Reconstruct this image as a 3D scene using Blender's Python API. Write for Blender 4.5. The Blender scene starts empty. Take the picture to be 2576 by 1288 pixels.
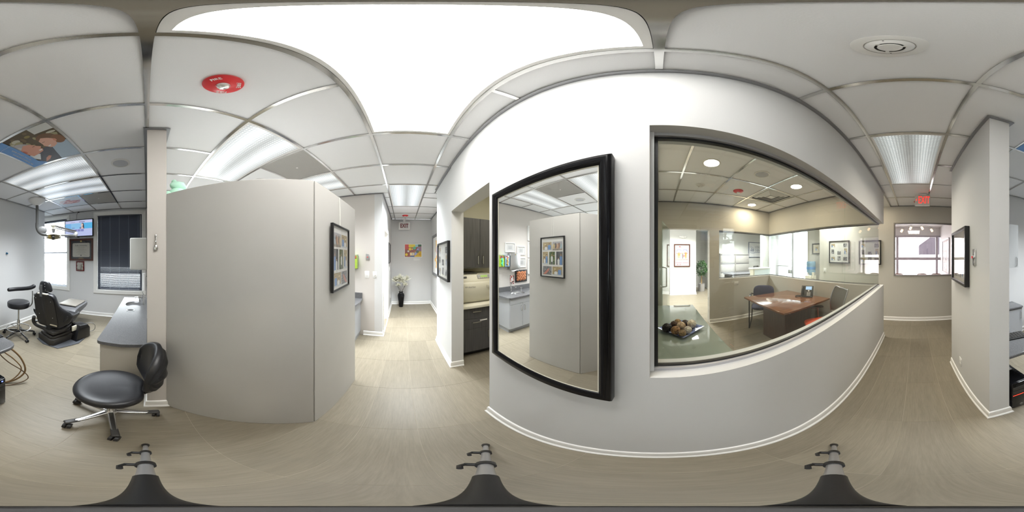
import bpy, bmesh, math, random
from mathutils import Vector, Matrix, Euler
R = math.radians
PI = math.pi
random.seed(11)
SC = bpy.context.scene
COL = SC.collection

# ------------------------------------------------------------------ camera, world, exposure
CZ = 1.52
cam_d = bpy.data.cameras.new('camera')
cam_d.type = 'PANO'
try:
    cam_d.panorama_type = 'EQUIRECTANGULAR'
except Exception:
    pass
try:
    cam_d.cycles.panorama_type = 'EQUIRECTANGULAR'
except Exception:
    pass
cam_d.clip_start = 0.01
cam_d.clip_end = 200
cam = bpy.data.objects.new('camera', cam_d)
cam.location = (0, 0, CZ)
cam.rotation_euler = (R(90), 0, R(51.708))
COL.objects.link(cam)
SC.camera = cam

SKY = 13.0
world = bpy.data.worlds.new('sky')
SC.world = world
world.use_nodes = True
wn = world.node_tree.nodes
wn['Background'].inputs['Color'].default_value = (0.93, 0.96, 1.0, 1)
wn['Background'].inputs['Strength'].default_value = SKY
SC.view_settings.view_transform = 'Standard'
SC.view_settings.look = 'None'
SC.view_settings.gamma = 1
SC.view_settings.exposure = 0.0
SC.view_settings.use_curve_mapping = False
SC.cycles.max_bounces = 8
SC.cycles.diffuse_bounces = 4
SC.cycles.glossy_bounces = 6
SC.cycles.transmission_bounces = 8
SC.cycles.transparent_max_bounces = 20
SC.cycles.sample_clamp_indirect = 6
SC.cycles.caustics_reflective = False
SC.cycles.caustics_refractive = False

# lamp strengths
E_MAIN, E_OP, E_WEST, E_EAST, E_DOWN = 17.5, 0.88, 0.85, 0.66, 160.0
# watts of the added area lights: troffer fill, then unseen fill panels
W_OP1, W_OP2, W_WEST, W_EAST, W_STERILE, W_RECEPTION, W_LOBBY = 28, 30, 75, 11, 7, 130, 20

# ------------------------------------------------------------------ materials
def srgb(r, g, b):
    f = lambda c: (c/12.92 if c <= 0.04045 else ((c+0.055)/1.055)**2.4)
    return (f(r/255), f(g/255), f(b/255))

MATS = {}
def mat(name, col, rough=0.5, metal=0.0, spec=0.5, noise=0.0, nscale=(8, 8, 8), bump=0.0, bscale=60, emit=None, estr=1.0, coat=0.0, space='Position', trans=0.0, alpha=1.0, ior=1.45):
    if name in MATS:
        return MATS[name]
    m = bpy.data.materials.new(name)
    m.use_nodes = True
    nt = m.node_tree
    b = nt.nodes['Principled BSDF']
    b.inputs['Base Color'].default_value = (*col, 1)
    b.inputs['Roughness'].default_value = rough
    b.inputs['Metallic'].default_value = metal
    b.inputs['Specular IOR Level'].default_value = spec
    b.inputs['Coat Weight'].default_value = coat
    b.inputs['Transmission Weight'].default_value = trans
    b.inputs['Alpha'].default_value = alpha
    b.inputs['IOR'].default_value = ior
    if noise or bump:
        if space == 'Position':
            g = nt.nodes.new('ShaderNodeNewGeometry'); out = g.outputs['Position']
        else:
            g = nt.nodes.new('ShaderNodeTexCoord'); out = g.outputs['Object']
    if noise:
        mp = nt.nodes.new('ShaderNodeMapping'); mp.inputs['Scale'].default_value = nscale
        nt.links.new(out, mp.inputs['Vector'])
        n = nt.nodes.new('ShaderNodeTexNoise'); n.inputs['Scale'].default_value = 1.0; n.inputs['Detail'].default_value = 5
        nt.links.new(mp.outputs[0], n.inputs['Vector'])
        r = nt.nodes.new('ShaderNodeValToRGB')
        r.color_ramp.elements[0].position = 0.32; r.color_ramp.elements[1].position = 0.68
        r.color_ramp.elements[0].color = (*[c*(1-noise) for c in col], 1)
        r.color_ramp.elements[1].color = (*[min(1, c*(1+noise)) for c in col], 1)
        nt.links.new(n.outputs['Fac'], r.inputs['Fac'])
        nt.links.new(r.outputs['Color'], b.inputs['Base Color'])
    if bump:
        n2 = nt.nodes.new('ShaderNodeTexNoise'); n2.inputs['Scale'].default_value = bscale
        nt.links.new(out, n2.inputs['Vector'])
        bp = nt.nodes.new('ShaderNodeBump'); bp.inputs['Strength'].default_value = bump; bp.inputs['Distance'].default_value = 0.002
        nt.links.new(n2.outputs['Fac'], bp.inputs['Height'])
        nt.links.new(bp.outputs[0], b.inputs['Normal'])
    if emit:
        b.inputs['Emission Color'].default_value = (*emit, 1)
        b.inputs['Emission Strength'].default_value = estr
    MATS[name] = m
    return m

def glass(name, tint=(0.97, 0.99, 0.98), refl=1.0, rough=0.0):
    """pane of clear sheet glass: Fresnel mirror over straight-through tint"""
    if name in MATS:
        return MATS[name]
    m = bpy.data.materials.new(name); m.use_nodes = True
    nt = m.node_tree
    for n in list(nt.nodes): nt.nodes.remove(n)
    o = nt.nodes.new('ShaderNodeOutputMaterial')
    mx = nt.nodes.new('ShaderNodeMixShader')
    t = nt.nodes.new('ShaderNodeBsdfTransparent'); t.inputs[0].default_value = (*tint, 1)
    g = nt.nodes.new('ShaderNodeBsdfGlossy'); g.inputs['Roughness'].default_value = rough
    lw = nt.nodes.new('ShaderNodeLayerWeight'); lw.inputs['Blend'].default_value = 0.5
    p = nt.nodes.new('ShaderNodeMath'); p.operation = 'POWER'; p.inputs[1].default_value = 5
    q = nt.nodes.new('ShaderNodeMath'); q.operation = 'MULTIPLY_ADD'
    q.inputs[1].default_value = 0.95*refl; q.inputs[2].default_value = 0.042*refl
    nt.links.new(lw.outputs['Facing'], p.inputs[0]); nt.links.new(p.outputs[0], q.inputs[0])
    nt.links.new(q.outputs[0], mx.inputs[0]); nt.links.new(t.outputs[0], mx.inputs[1]); nt.links.new(g.outputs[0], mx.inputs[2])
    nt.links.new(mx.outputs[0], o.inputs[0])
    MATS[name] = m
    return m

def lens_mat(name, strength, col, tubes=True, alongx=True, contrast=0.55):
    """prismatic acrylic lens of a fluorescent troffer: fine prism grid over two glowing tubes (object space)"""
    m = bpy.data.materials.new(name); m.use_nodes = True
    nt = m.node_tree; b = nt.nodes['Principled BSDF']
    b.inputs['Base Color'].default_value = (0.55, 0.58, 0.6, 1); b.inputs['Roughness'].default_value = 0.25
    tc = nt.nodes.new('ShaderNodeTexCoord'); sp = nt.nodes.new('ShaderNodeSeparateXYZ')
    nt.links.new(tc.outputs['Object'], sp.inputs[0])
    def M(op, a, bb=None):
        n = nt.nodes.new('ShaderNodeMath'); n.operation = op
        for i, v in enumerate((a, bb)):
            if v is None: continue
            if isinstance(v, (int, float)): n.inputs[i].default_value = v
            else: nt.links.new(v, n.inputs[i])
        return n.outputs[0]
    k = 2*PI/0.026
    gx = M('SINE', M('MULTIPLY', sp.outputs['X'], k)); gy = M('SINE', M('MULTIPLY', sp.outputs['Y'], k))
    g = M('MULTIPLY', M('ADD', gx, 1.0), M('ADD', gy, 1.0))        # 0..4
    g = M('MULTIPLY', g, 0.25)
    across = sp.outputs['Y'] if alongx else sp.outputs['X']
    d = M('ABSOLUTE', M('SUBTRACT', M('ABSOLUTE', across), 0.145))
    tube = M('SUBTRACT', 1.0, M('MULTIPLY', d, 5.5 if tubes else 0.6))
    tube = M('MAXIMUM', tube, 0.25)
    e = M('MULTIPLY', tube, M('ADD', M('MULTIPLY', g, contrast), 1.0-contrast*0.5))
    e = M('MULTIPLY', e, strength)
    b.inputs['Emission Color'].default_value = (*col, 1)
    nt.links.new(e, b.inputs['Emission Strength'])
    bp = nt.nodes.new('ShaderNodeBump'); bp.inputs['Strength'].default_value = 0.5; bp.inputs['Distance'].default_value = 0.002
    nt.links.new(g, bp.inputs['Height']); nt.links.new(bp.outputs[0], b.inputs['Normal'])
    MATS[name] = m
    return m

def print_mat(name='print ink', rough=0.35, emit=0.0):
    if name in MATS: return MATS[name]
    m = bpy.data.materials.new(name); m.use_nodes = True
    nt = m.node_tree; b = nt.nodes['Principled BSDF']; b.inputs['Roughness'].default_value = rough
    a = nt.nodes.new('ShaderNodeAttribute'); a.attribute_name = 'Col'
    nt.links.new(a.outputs['Color'], b.inputs['Base Color'])
    if emit:
        nt.links.new(a.outputs['Color'], b.inputs['Emission Color']); b.inputs['Emission Strength'].default_value = emit
        b.inputs['Base Color'].default_value = (0.02, 0.02, 0.02, 1)
        for l in list(b.inputs['Base Color'].links): nt.links.remove(l)
    MATS[name] = m
    return m

def floor_mat():
    m = bpy.data.materials.new('taupe linear porcelain'); m.use_nodes = True
    nt = m.node_tree; b = nt.nodes['Principled BSDF']; b.inputs['Roughness'].default_value = 0.42
    b.inputs['Specular IOR Level'].default_value = 0.35
    g = nt.nodes.new('ShaderNodeNewGeometry'); oi = nt.nodes.new('ShaderNodeObjectInfo')
    def nz(scale, det):
        mp = nt.nodes.new('ShaderNodeMapping'); mp.inputs['Scale'].default_value = scale
        nt.links.new(g.outputs['Position'], mp.inputs['Vector'])
        n = nt.nodes.new('ShaderNodeTexNoise'); n.inputs['Scale'].default_value = 1; n.inputs['Detail'].default_value = det; n.inputs['Roughness'].default_value = 0.65
        nt.links.new(mp.outputs[0], n.inputs['Vector'])
        return n.outputs['Fac']
    a = nz((9, 130, 1), 6); c = nz((3, 26, 1), 3)
    mx = nt.nodes.new('ShaderNodeMath'); mx.operation = 'MULTIPLY_ADD'; mx.inputs[1].default_value = 0.6
    m2 = nt.nodes.new('ShaderNodeMath'); m2.operation = 'MULTIPLY'; m2.inputs[1].default_value = 0.4
    nt.links.new(c, m2.inputs[0]); nt.links.new(a, mx.inputs[0]); nt.links.new(m2.outputs[0], mx.inputs[2])
    r = nt.nodes.new('ShaderNodeValToRGB')
    r.color_ramp.elements[0].position = 0.36; r.color_ramp.elements[1].position = 0.64
    r.color_ramp.elements[0].color = (0.180, 0.155, 0.112, 1)
    r.color_ramp.elements[1].color = (0.232, 0.203, 0.152, 1)
    nt.links.new(mx.outputs[0], r.inputs['Fac'])
    hs = nt.nodes.new('ShaderNodeHueSaturation')
    mr = nt.nodes.new('ShaderNodeMapRange'); mr.inputs['To Min'].default_value = 0.94; mr.inputs['To Max'].default_value = 1.06
    nt.links.new(oi.outputs['Random'], mr.inputs['Value']); nt.links.new(mr.outputs[0], hs.inputs['Value'])
    nt.links.new(r.outputs['Color'], hs.inputs['Color']); nt.links.new(hs.outputs[0], b.inputs['Base Color'])
    bp = nt.nodes.new('ShaderNodeBump'); bp.inputs['Strength'].default_value = 0.12; bp.inputs['Distance'].default_value = 0.001
    nt.links.new(a, bp.inputs['Height']); nt.links.new(bp.outputs[0], b.inputs['Normal'])
    return m

WALL = mat('light grey wall paint', (0.66, 0.66, 0.655), 0.55, spec=0.3, bump=0.06, bscale=220)
WALLB = mat('beige wall paint', (0.60, 0.565, 0.53), 0.55, spec=0.3, bump=0.06, bscale=220)
WALLO = mat('office taupe wall paint', (0.57, 0.55, 0.50), 0.5, spec=0.35, bump=0.06, bscale=220)
WALLW = mat('white wall paint', (0.74, 0.74, 0.72), 0.55, spec=0.3, bump=0.05, bscale=220)
TRIM = mat('white gloss trim paint', (0.82, 0.81, 0.78), 0.3)
TILE = mat('white ceiling panel', (0.87, 0.875, 0.89), 0.9, spec=0.1, bump=0.15, bscale=300)
SLAB = mat('plenum grey', (0.3, 0.3, 0.3), 0.9)
GROUT = mat('cream grout', (0.34, 0.305, 0.235), 0.8)
CHROME = mat('polished chrome', (0.62, 0.62, 0.61), 0.12, metal=1)
STEEL = mat('brushed steel', (0.55, 0.55, 0.55), 0.32, metal=1)
GREYM = mat('satin grey metal', (0.34, 0.34, 0.35), 0.38, metal=1)
BLACK = mat('black lacquer', (0.004, 0.004, 0.005), 0.14, spec=0.3)
BLACKM = mat('matt black', (0.014, 0.014, 0.015), 0.5)
LEATH = mat('black vinyl leather', (0.014, 0.014, 0.016), 0.36, bump=0.12, bscale=180, space='Object')
PLAST = mat('dark grey plastic', (0.040, 0.038, 0.036), 0.45)
WHITEP = mat('white plastic', (0.78, 0.77, 0.75), 0.35)
CREAMP = mat('cream plastic', (0.72, 0.69, 0.58), 0.35)
RED = mat('red plastic', (0.68, 0.045, 0.05), 0.3)
LAMI = mat('warm grey laminate', (0.47, 0.458, 0.435), 0.42, spec=0.35, noise=0.02, nscale=(3, 3, 3))
LAMID = mat('edge line grey', (0.2, 0.19, 0.175), 0.5)
GREYC = mat('grey cabinet laminate', (0.36, 0.37, 0.385), 0.4)
DARKC = mat('charcoal woodgrain laminate', (0.082, 0.080, 0.082), 0.45, noise=0.25, nscale=(120, 120, 3))
STONE = mat('grey speckled quartz', (0.118, 0.118, 0.121), 0.2, noise=0.4, nscale=(260, 260, 260))
GLASS = glass('clear sheet glass')
GLASSP = glass('rosy cast sheet glass', (0.97, 0.90, 0.90))  # rosy cast of the light put into the glass tint
GLASSG = glass('green edged door glass', (0.86, 0.93, 0.90))
PGLASS = glass('picture glass', (0.98, 0.98, 0.98), 1.0)
MIRROR = mat('silvered mirror', (0.86, 0.87, 0.86), 0.0, metal=1)
WOOD = mat('reddish walnut veneer', (0.185, 0.075, 0.034), 0.16, noise=0.3, nscale=(4, 60, 4), coat=0.4)
WOODD = mat('dark walnut veneer', (0.060, 0.030, 0.018), 0.35, noise=0.3, nscale=(60, 60, 3))
INK = print_mat()
SCREEN = print_mat('lit screen', 0.2, 0.85)
FLOORM = floor_mat()

# ------------------------------------------------------------------ mesh builder
class MB:
    def __init__(s):
        s.bm = bmesh.new()
    def _bev(s, es, bev, seg):
        if bev > 0:
            bmesh.ops.bevel(s.bm, geom=list(es), offset=bev, segments=seg, affect='EDGES', profile=0.5, clamp_overlap=True)
    def box(s, x0, y0, z0, x1, y1, z1, bev=0, seg=2, mtx=None):
        m = Matrix.Translation(((x0+x1)/2, (y0+y1)/2, (z0+z1)/2)) @ Matrix.Diagonal((abs(x1-x0), abs(y1-y0), abs(z1-z0), 1))
        r = bmesh.ops.create_cube(s.bm, size=1, matrix=m)
        vs = r['verts']
        if mtx is not None: bmesh.ops.transform(s.bm, matrix=mtx, verts=vs)
        if bev:
            es = {e for v in vs for e in v.link_edges}
            s._bev(es, bev, seg)
        return s
    def cyl(s, p0, p1, r0, r1=None, n=16, cap=True):
        p0 = Vector(p0); p1 = Vector(p1); d = p1-p0; L = d.length
        q = Vector((0, 0, 1)).rotation_difference(d.normalized()) if L > 1e-9 else Euler((0, 0, 0)).to_quaternion()
        m = Matrix.Translation((p0+p1)/2) @ q.to_matrix().to_4x4()
        bmesh.ops.create_cone(s.bm, cap_ends=cap, cap_tris=False, segments=n, radius1=r0, radius2=(r0 if r1 is None else r1), depth=L, matrix=m)
        return s
    def sphere(s, c, r, sc=(1, 1, 1), n=16, mtx=None):
        m = Matrix.Translation(c) @ (mtx if mtx is not None else Matrix()) @ Matrix.Diagonal((sc[0], sc[1], sc[2], 1))
        bmesh.ops.create_uvsphere(s.bm, u_segments=n, v_segments=max(6, n//2), radius=r, matrix=m)
        return s
    def surf(s, fn, nu, nv, cu=False, cv=False):
        rows = []
        for i in range(nu if cu else nu+1):
            rows.append([s.bm.verts.new(fn(i/nu, j/nv)) for j in range(nv if cv else nv+1)])
        a = len(rows); b = len(rows[0])
        for i in range(a if cu else a-1):
            for j in range(b if cv else b-1):
                try:
                    s.bm.faces.new((rows[i][j], rows[(i+1) % a][j], rows[(i+1) % a][(j+1) % b], rows[i][(j+1) % b]))
                except ValueError:
                    pass
        return rows
    def lathe(s, prof, c=(0, 0, 0), n=24):
        c = Vector(c); rows = []
        for (r, z) in prof:
            if r < 1e-6: rows.append([s.bm.verts.new(c+Vector((0, 0, z)))])
            else: rows.append([s.bm.verts.new(c+Vector((r*math.cos(2*PI*k/n), r*math.sin(2*PI*k/n), z))) for k in range(n)])
        for a, b in zip(rows, rows[1:]):
            for k in range(n):
                k2 = (k+1) % n
                q = [a[k % len(a)], a[k2 % len(a)], b[k2 % len(b)], b[k % len(b)]]
                q2 = []
                for v in q:
                    if v not in q2: q2.append(v)
                if len(q2) >= 3:
                    try: s.bm.faces.new(q2)
                    except ValueError: pass
        bmesh.ops.recalc_face_normals(s.bm, faces=s.bm.faces)
        return s
    def tube(s, pts, r, n=8, smooth=0, closed=False, r1=None):
        P = [Vector(p) for p in pts]
        if smooth:
            Q = []
            N = len(P)
            rng = range(N) if closed else range(N-1)
            for i in rng:
                p0 = P[(i-1) % N] if (closed or i > 0) else P[0]
                p1 = P[i]; p2 = P[(i+1) % N]
                p3 = P[(i+2) % N] if (closed or i+2 < N) else P[-1]
                for k in range(smooth):
                    t = k/smooth
                    Q.append(0.5*((2*p1)+(-p0+p2)*t+(2*p0-5*p1+4*p2-p3)*t*t+(-p0+3*p1-3*p2+p3)*t**3))
            if not closed: Q.append(P[-1])
            P = Q
        rows = []
        N = len(P); up = None
        for i, p in enumerate(P):
            if closed: t = (P[(i+1) % N]-P[i-1]).normalized()
            else: t = (P[min(i+1, N-1)]-P[max(i-1, 0)]).normalized()
            if up is None:
                a = Vector((0, 0, 1)) if abs(t.z) < 0.9 else Vector((1, 0, 0))
                up = (a-t*a.dot(t)).normalized()
            else:
                up = (up-t*up.dot(t))
                up = up.normalized() if up.length > 1e-6 else Vector((1, 0, 0))
            b = t.cross(up)
            rr = r if r1 is None else r+(r1-r)*i/(N-1)
            rows.append([s.bm.verts.new(p+(up*math.cos(2*PI*k/n)+b*math.sin(2*PI*k/n))*rr) for k in range(n)])
        for i in range(N if closed else N-1):
            a = rows[i]; b = rows[(i+1) % N]
            for k in range(n):
                s.bm.faces.new((a[k], a[(k+1) % n], b[(k+1) % n], b[k]))
        if not closed:
            s.bm.faces.new(rows[0][::-1]); s.bm.faces.new(rows[-1])
        return s
    def prism(s, poly, d0, d1, plane='z', bev=0, seg=2):
        """polygon (2D) extruded between d0 and d1. plane z: (x,y); y: (x,z); x: (y,z)"""
        def P(a, b, d):
            return {'z': (a, b, d), 'y': (a, d, b), 'x': (d, a, b)}[plane]
        A = [s.bm.verts.new(P(a, b, d0)) for a, b in poly]
        B = [s.bm.verts.new(P(a, b, d1)) for a, b in poly]
        n = len(poly); fs = []
        fs.append(s.bm.faces.new(A[::-1])); fs.append(s.bm.faces.new(B))
        for i in range(n):
            fs.append(s.bm.faces.new((A[i], A[(i+1) % n], B[(i+1) % n], B[i])))
        bmesh.ops.recalc_face_normals(s.bm, faces=fs)
        if bev:
            es = set(fs[0].edges) | set(fs[1].edges)
            s._bev(es, bev, seg)
        return s
    def ring(s, w, h, bar, d0, d1, cx=0, cz=0, bev=0.0):
        """mitred rectangular frame in the XZ plane between y=d0 and y=d1"""
        o = [(-w/2, -h/2), (w/2, -h/2), (w/2, h/2), (-w/2, h/2)]
        b = bar if isinstance(bar, (tuple, list)) else (bar,)*4    # left, right, bottom, top
        i = [(-w/2+b[0], -h/2+b[2]), (w/2-b[1], -h/2+b[2]), (w/2-b[1], h/2-b[3]), (-w/2+b[0], h/2-b[3])]
        for k in range(4):
            k2 = (k+1) % 4
            s.prism([(p[0]+cx, p[1]+cz) for p in (o[k], o[k2], i[k2], i[k])], d0, d1, 'y', bev=bev, seg=1)
        return s
    def quad(s, a, b, c, d):
        s.bm.faces.new([s.bm.verts.new(p) for p in (a, b, c, d)])
        return s
    def xf(s, m):
        bmesh.ops.transform(s.bm, matrix=m, verts=s.bm.verts)
        return s
    def mesh(s, name, m, smooth=True, ang=38):
        me = bpy.data.meshes.new(name)
        s.bm.normal_update()
        s.bm.to_mesh(me); s.bm.free()
        if m is not None: me.materials.append(m)
        if smooth:
            me.polygons.foreach_set('use_smooth', [True]*len(me.polygons))
            me.set_sharp_from_angle(angle=R(ang))
        return me
    def build(s, name, m, parent=None, smooth=True, label=None, loc=None, rot=None, ang=38):
        me = s.mesh(name, m, smooth, ang)
        o = bpy.data.objects.new(name, me)
        COL.objects.link(o)
        if parent is not None: o.parent = parent
        if loc is not None: o.location = loc
        if rot is not None: o.rotation_euler = rot
        if label: o['label'] = label
        return o

def tag(o, label, cat, group=None):
    o['label'] = label; o['category'] = cat
    if group: o['group'] = group
    return o
def thing(name, label, cat, loc=(0, 0, 0), rotz=0.0, group=None):
    o = bpy.data.objects.new(name, None); o.empty_display_size = 0.1
    o.location = loc; o.rotation_euler = (0, 0, rotz)
    COL.objects.link(o)
    return tag(o, label, cat, group)
def struct(o):
    o['kind'] = 'structure'
    return o
def clone(o, parent=None, loc=None, rot=None):
    c = o.copy(); COL.objects.link(c)
    if parent is not None: c.parent = parent
    if loc is not None: c.location = loc
    if rot is not None: c.rotation_euler = rot
    return c
def clone_tree(o, parent=None, loc=None, rotz=None, label=None):
    c = o.copy(); COL.objects.link(c)
    if parent is not None: c.parent = parent
    if loc is not None: c.location = loc
    if rotz is not None: c.rotation_euler = (0, 0, rotz)
    if label: c['label'] = label
    for ch in list(o.children): clone_tree(ch, c)
    return c

class PR:
    """flat print: coloured polygons on a local XZ plane facing -Y, layered outward"""
    def __init__(s, y=0.0, step=0.00006):
        s.v = []; s.f = []; s.c = []; s.y = y; s.step = step
    def poly(s, pts, col):
        s.y -= s.step
        n = len(s.v)
        s.v += [(p[0], s.y, p[1]) for p in pts]
        s.f.append(list(range(n, n+len(pts)))); s.c.append(col)
        return s
    def rect(s, x0, z0, x1, z1, col): return s.poly([(x0, z0), (x1, z0), (x1, z1), (x0, z1)], col)
    def ell(s, cx, cz, rx, rz, col, n=20, a0=0.0, rot=0.0):
        ca, sa = math.cos(rot), math.sin(rot)
        pts = []
        for k in range(n):
            a = a0+2*PI*k/n
            x = rx*math.cos(a); z = rz*math.sin(a)
            pts.append((cx+x*ca-z*sa, cz+x*sa+z*ca))
        return s.poly(pts, col)
    def line(s, pts, w, col):
        for (a, b) in zip(pts, pts[1:]):
            dx, dz = b[0]-a[0], b[1]-a[1]; L = math.hypot(dx, dz) or 1
            nx, nz = -dz/L*w/2, dx/L*w/2
            s.poly([(a[0]-nx, a[1]-nz), (b[0]-nx, b[1]-nz), (b[0]+nx, b[1]+nz), (a[0]+nx, a[1]+nz)], col)
        return s
    def clip(s, x0, z0, x1, z1):
        s.v = [(min(max(v[0], x0), x1), v[1], min(max(v[2], z0), z1)) for v in s.v]
        return s
    def build(s, name, parent, m=None, label=None, loc=None, rot=None):
        me = bpy.data.meshes.new(name)
        me.from_pydata(s.v, [], s.f)
        at = me.color_attributes.new('Col', 'FLOAT_COLOR', 'CORNER')
        i = 0
        for f, c in zip(s.f, s.c):
            for _ in f:
                at.data[i].color = (*c, 1); i += 1
        me.materials.append(m or INK)
        o = bpy.data.objects.new(name, me); COL.objects.link(o)
        if parent is not None: o.parent = parent
        if loc is not None: o.location = loc
        if rot is not None: o.rotation_euler = rot
        if label: o['label'] = label
        return o

def text(s, size, m, parent, loc, rot=(R(90), 0, 0), name='lettering', align='CENTER', ext=0.0006, sx=1.0, bold=0.0, label=None):
    cu = bpy.data.curves.new('t', 'FONT'); cu.body = s; cu.size = size; cu.align_x = align; cu.align_y = 'CENTER'
    cu.extrude = ext; cu.offset = bold; cu.resolution_u = 3
    t = bpy.data.objects.new('t', cu); COL.objects.link(t)
    bpy.context.view_layer.update()
    me = bpy.data.meshes.new_from_object(t)
    bpy.data.objects.remove(t); bpy.data.curves.remove(cu)
    me.materials.clear(); me.materials.append(m)
    o = bpy.data.objects.new(name, me); COL.objects.link(o)
    if parent is not None: o.parent = parent
    o.location = loc; o.rotation_euler = rot; o.scale = (sx, 1, 1)
    if label: o['label'] = label
    return o

# ================================================================== ROOM SHELL
H = 2.667
def wall(name, boxes, m=WALL):
    b = MB()
    for bx in boxes: b.box(*bx)
    return struct(b.build(name, m, smooth=False))
SILL, HEAD = 1.015, 2.085
wall('wall_north', [(-0.93, .545, 0, -.032, .69, H), (-.032, .545, 0, 2.79, .69, SILL), (-.032, .545, HEAD, 2.79, .69, H), (-1.80, .545, 2.045, -.93, .69, H)])
wall('wall_north_west', [(-2.62, .552, 0, -1.80, .70, H), (-2.62, .70, 0, -2.565, 1.0, H), (-5.0, .86, 0, -2.62, 1.0, H)])
wall('wall_west', [(-5.15, -.5, 0, -5.0, 1.0, H)])
wall('wall_south_west', [(-3.0, -.50, 0, -2.82, -.36, H), (-3.75, -.50, 2.02, -3.0, -.36, H), (-5.0, -.50, 0, -3.75, -.36, H)])
wall('wall_treatment_west', [(-2.96, -3.8, 0, -2.82, -.50, H)], WALLB)
S0, S1 = -3.95, -3.80
W2 = (.03+.08, 1.21, .683, 2.533); W1 = (2.03, 2.95, .683, 2.533); W3 = (-2.0, -.7, .683, 2.533)
def wall_with_holes():
    xs = [(-2.96, W3[0]), (W3[1], W2[0]), (W2[1], W1[0]), (W1[1], 3.5)]
    bx = [(a, S0, 0, b, S1, H+.06) for a, b in xs]
    for w in (W1, W2, W3):
        bx.append((w[0], S0, 0, w[1], S1, w[2])); bx.append((w[0], S0, w[3], w[1], S1, H+.06))
    return bx
wall('wall_south', wall_with_holes())
wall('wall_divider', [(-.14, -3.8, 0, 0, -1.165, H)], WALLB)
wall('wall_pillar', [(.905, -.59, 0, 1.95, -.445, H), (1.80, -.74, 0, 2.59, -.59, H)])
wall('wall_treatment_east', [(2.45, -3.37, 0, 2.59, -.74, H), (2.59, -3.37, 0, 3.5, -3.23, H), (3.4, -3.8, 0, 3.5, -3.37, H)])
wall('wall_east', [(3.63, -1.6, 0, 3.77, -.95, H), (3.63, .48, 0, 3.77, 2.41, H), (3.63, -.95, 0, 3.77, .48, 1.063), (3.63, -.95, 2.275, 3.77, .48, H),
                   (3.77, 2.27, 0, 4.19, 2.41, H), (4.05, 2.41, 0, 4.19, 3.05, H), (2.59, -1.7, 0, 3.63, -1.6, H), (4.05, 3.05, 0, 4.56, 3.15, H)], WALLO)
wall('wall_office_east', [(2.65, .69, 0, 2.79, 3.45, SILL), (2.65, .69, HEAD, 2.79, 3.45, H)], WALLO)
wall('wall_office_north', [(1.06, 3.31, 0, 1.278, 3.45, HEAD), (1.278, 3.31, 0, 2.65, 3.45, SILL), (-.032, 3.31, HEAD, 2.65, 3.45, H), (-.032, 3.31, 0, .17, 3.45, HEAD)], WALLO)
wall('wall_office_west', [(-.17, .69, 0, -.032, 3.45, H)], WALLO)
wall('wall_sterile_room', [(-2.70, 1.0, 0, -2.56, 2.5, H), (-2.56, 2.4, 0, -.93, 2.5, H), (-.93, .69, 0, -.80, 2.5, H)], mat('cream wall paint', (0.66, 0.63, 0.5), 0.6))
wall('wall_reception_west', [(-.74, 3.45, 0, -.6, 7.6, H), (-.6, 3.45, 0, -.17, 3.55, H)], WALLW)
wall('wall_reception_north', [(2.2, 7.05, 0, 5.7, 7.2, H), (-.6, 7.6, 0, 2.3, 7.75, H), (2.2, 7.2, 0, 2.3, 7.6, H)], WALLW)
wall('wall_poster', [(.41, 6.2, 0, 1.431, 6.35, H), (.41, 6.35, 0, .56, 7.6, H)], WALLW)
wall('wall_reception_east', [(4.14, 5.6, 0, 4.56, 5.8, H), (4.56, 5.66, 0, 5.7, 5.8, H), (5.6, 5.8, 0, 5.7, 7.05, H), (4.45, 3.15, 2.44, 4.56, 5.6, H)], WALLO)
wall('wall_lobby', [(3.77, -1.14, 0, 6.6, -1.0, H), (3.77, 2.13, 0, 6.6, 2.27, H), (6.45, -1.0, 2.33, 6.6, 2.13, H), (6.45, -1.0, 0, 6.6, 2.13, .35)], WALL)
wall('wall_store_room', [(-5.0, -2.1, 0, -2.96, -2.0, H), (-5.15, -2.1, 0, -5.0, -.5, H)], WALLW)

# floor
fl = struct(MB().box(-5.3, -4.2, -.12, 6.7, 7.9, -.0016).build('floor', GROUT, smooth=False))
PX_, PY_, FX0, FY0 = .595, .297, -.249, .075
rooms = [(-5.0, -.36, -2.8, .86), (-2.82, -3.8, -.14, .545), (-.14, -1.2, .95, .545), (0, -3.8, 2.45, -.6), (.9, -.44, 3.63, .545), (-2.5, .69, -.93, 2.4),
         (2.59, -1.6, 3.63, .6), (-.03, .69, 2.65, 3.31)]
cells = []
for i in range(-10, 14):
    for j in range(-15, 28):
        x0 = FX0+PX_*i; y0 = FY0+PY_*j; cx = x0+PX_/2; cy = y0+PY_/2
        ins = any(x0+PX_ > r[0]+.04 and x0 < r[2]-.04 and y0+PY_ > r[1]+.04 and y0 < r[3]-.04 for r in rooms)
        cells.append((0 if ins else 1, math.hypot(cx, cy), cx, cy))
cells.sort()
g = .0012
tm = MB().box(-PX_/2+g, -PY_/2+g, -.006, PX_/2-g, PY_/2-g, 0).mesh('floor_tile', FLOORM, smooth=False)
rest = MB()
for k, (o_, d_, cx, cy) in enumerate(cells):
    if k < 300:
        o = bpy.data.objects.new('floor_tile', tm); COL.objects.link(o); o.parent = fl; o.location = (cx, cy, 0)
    elif cx < 6.4 and cy < 7.7:
        rest.box(cx-PX_/2+g, cy-PY_/2+g, -.006, cx+PX_/2-g, cy+PY_/2-g, 0)
o = rest.build('floor_tile_far', FLOORM, fl, smooth=False); o['kind'] = 'stuff'

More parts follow.
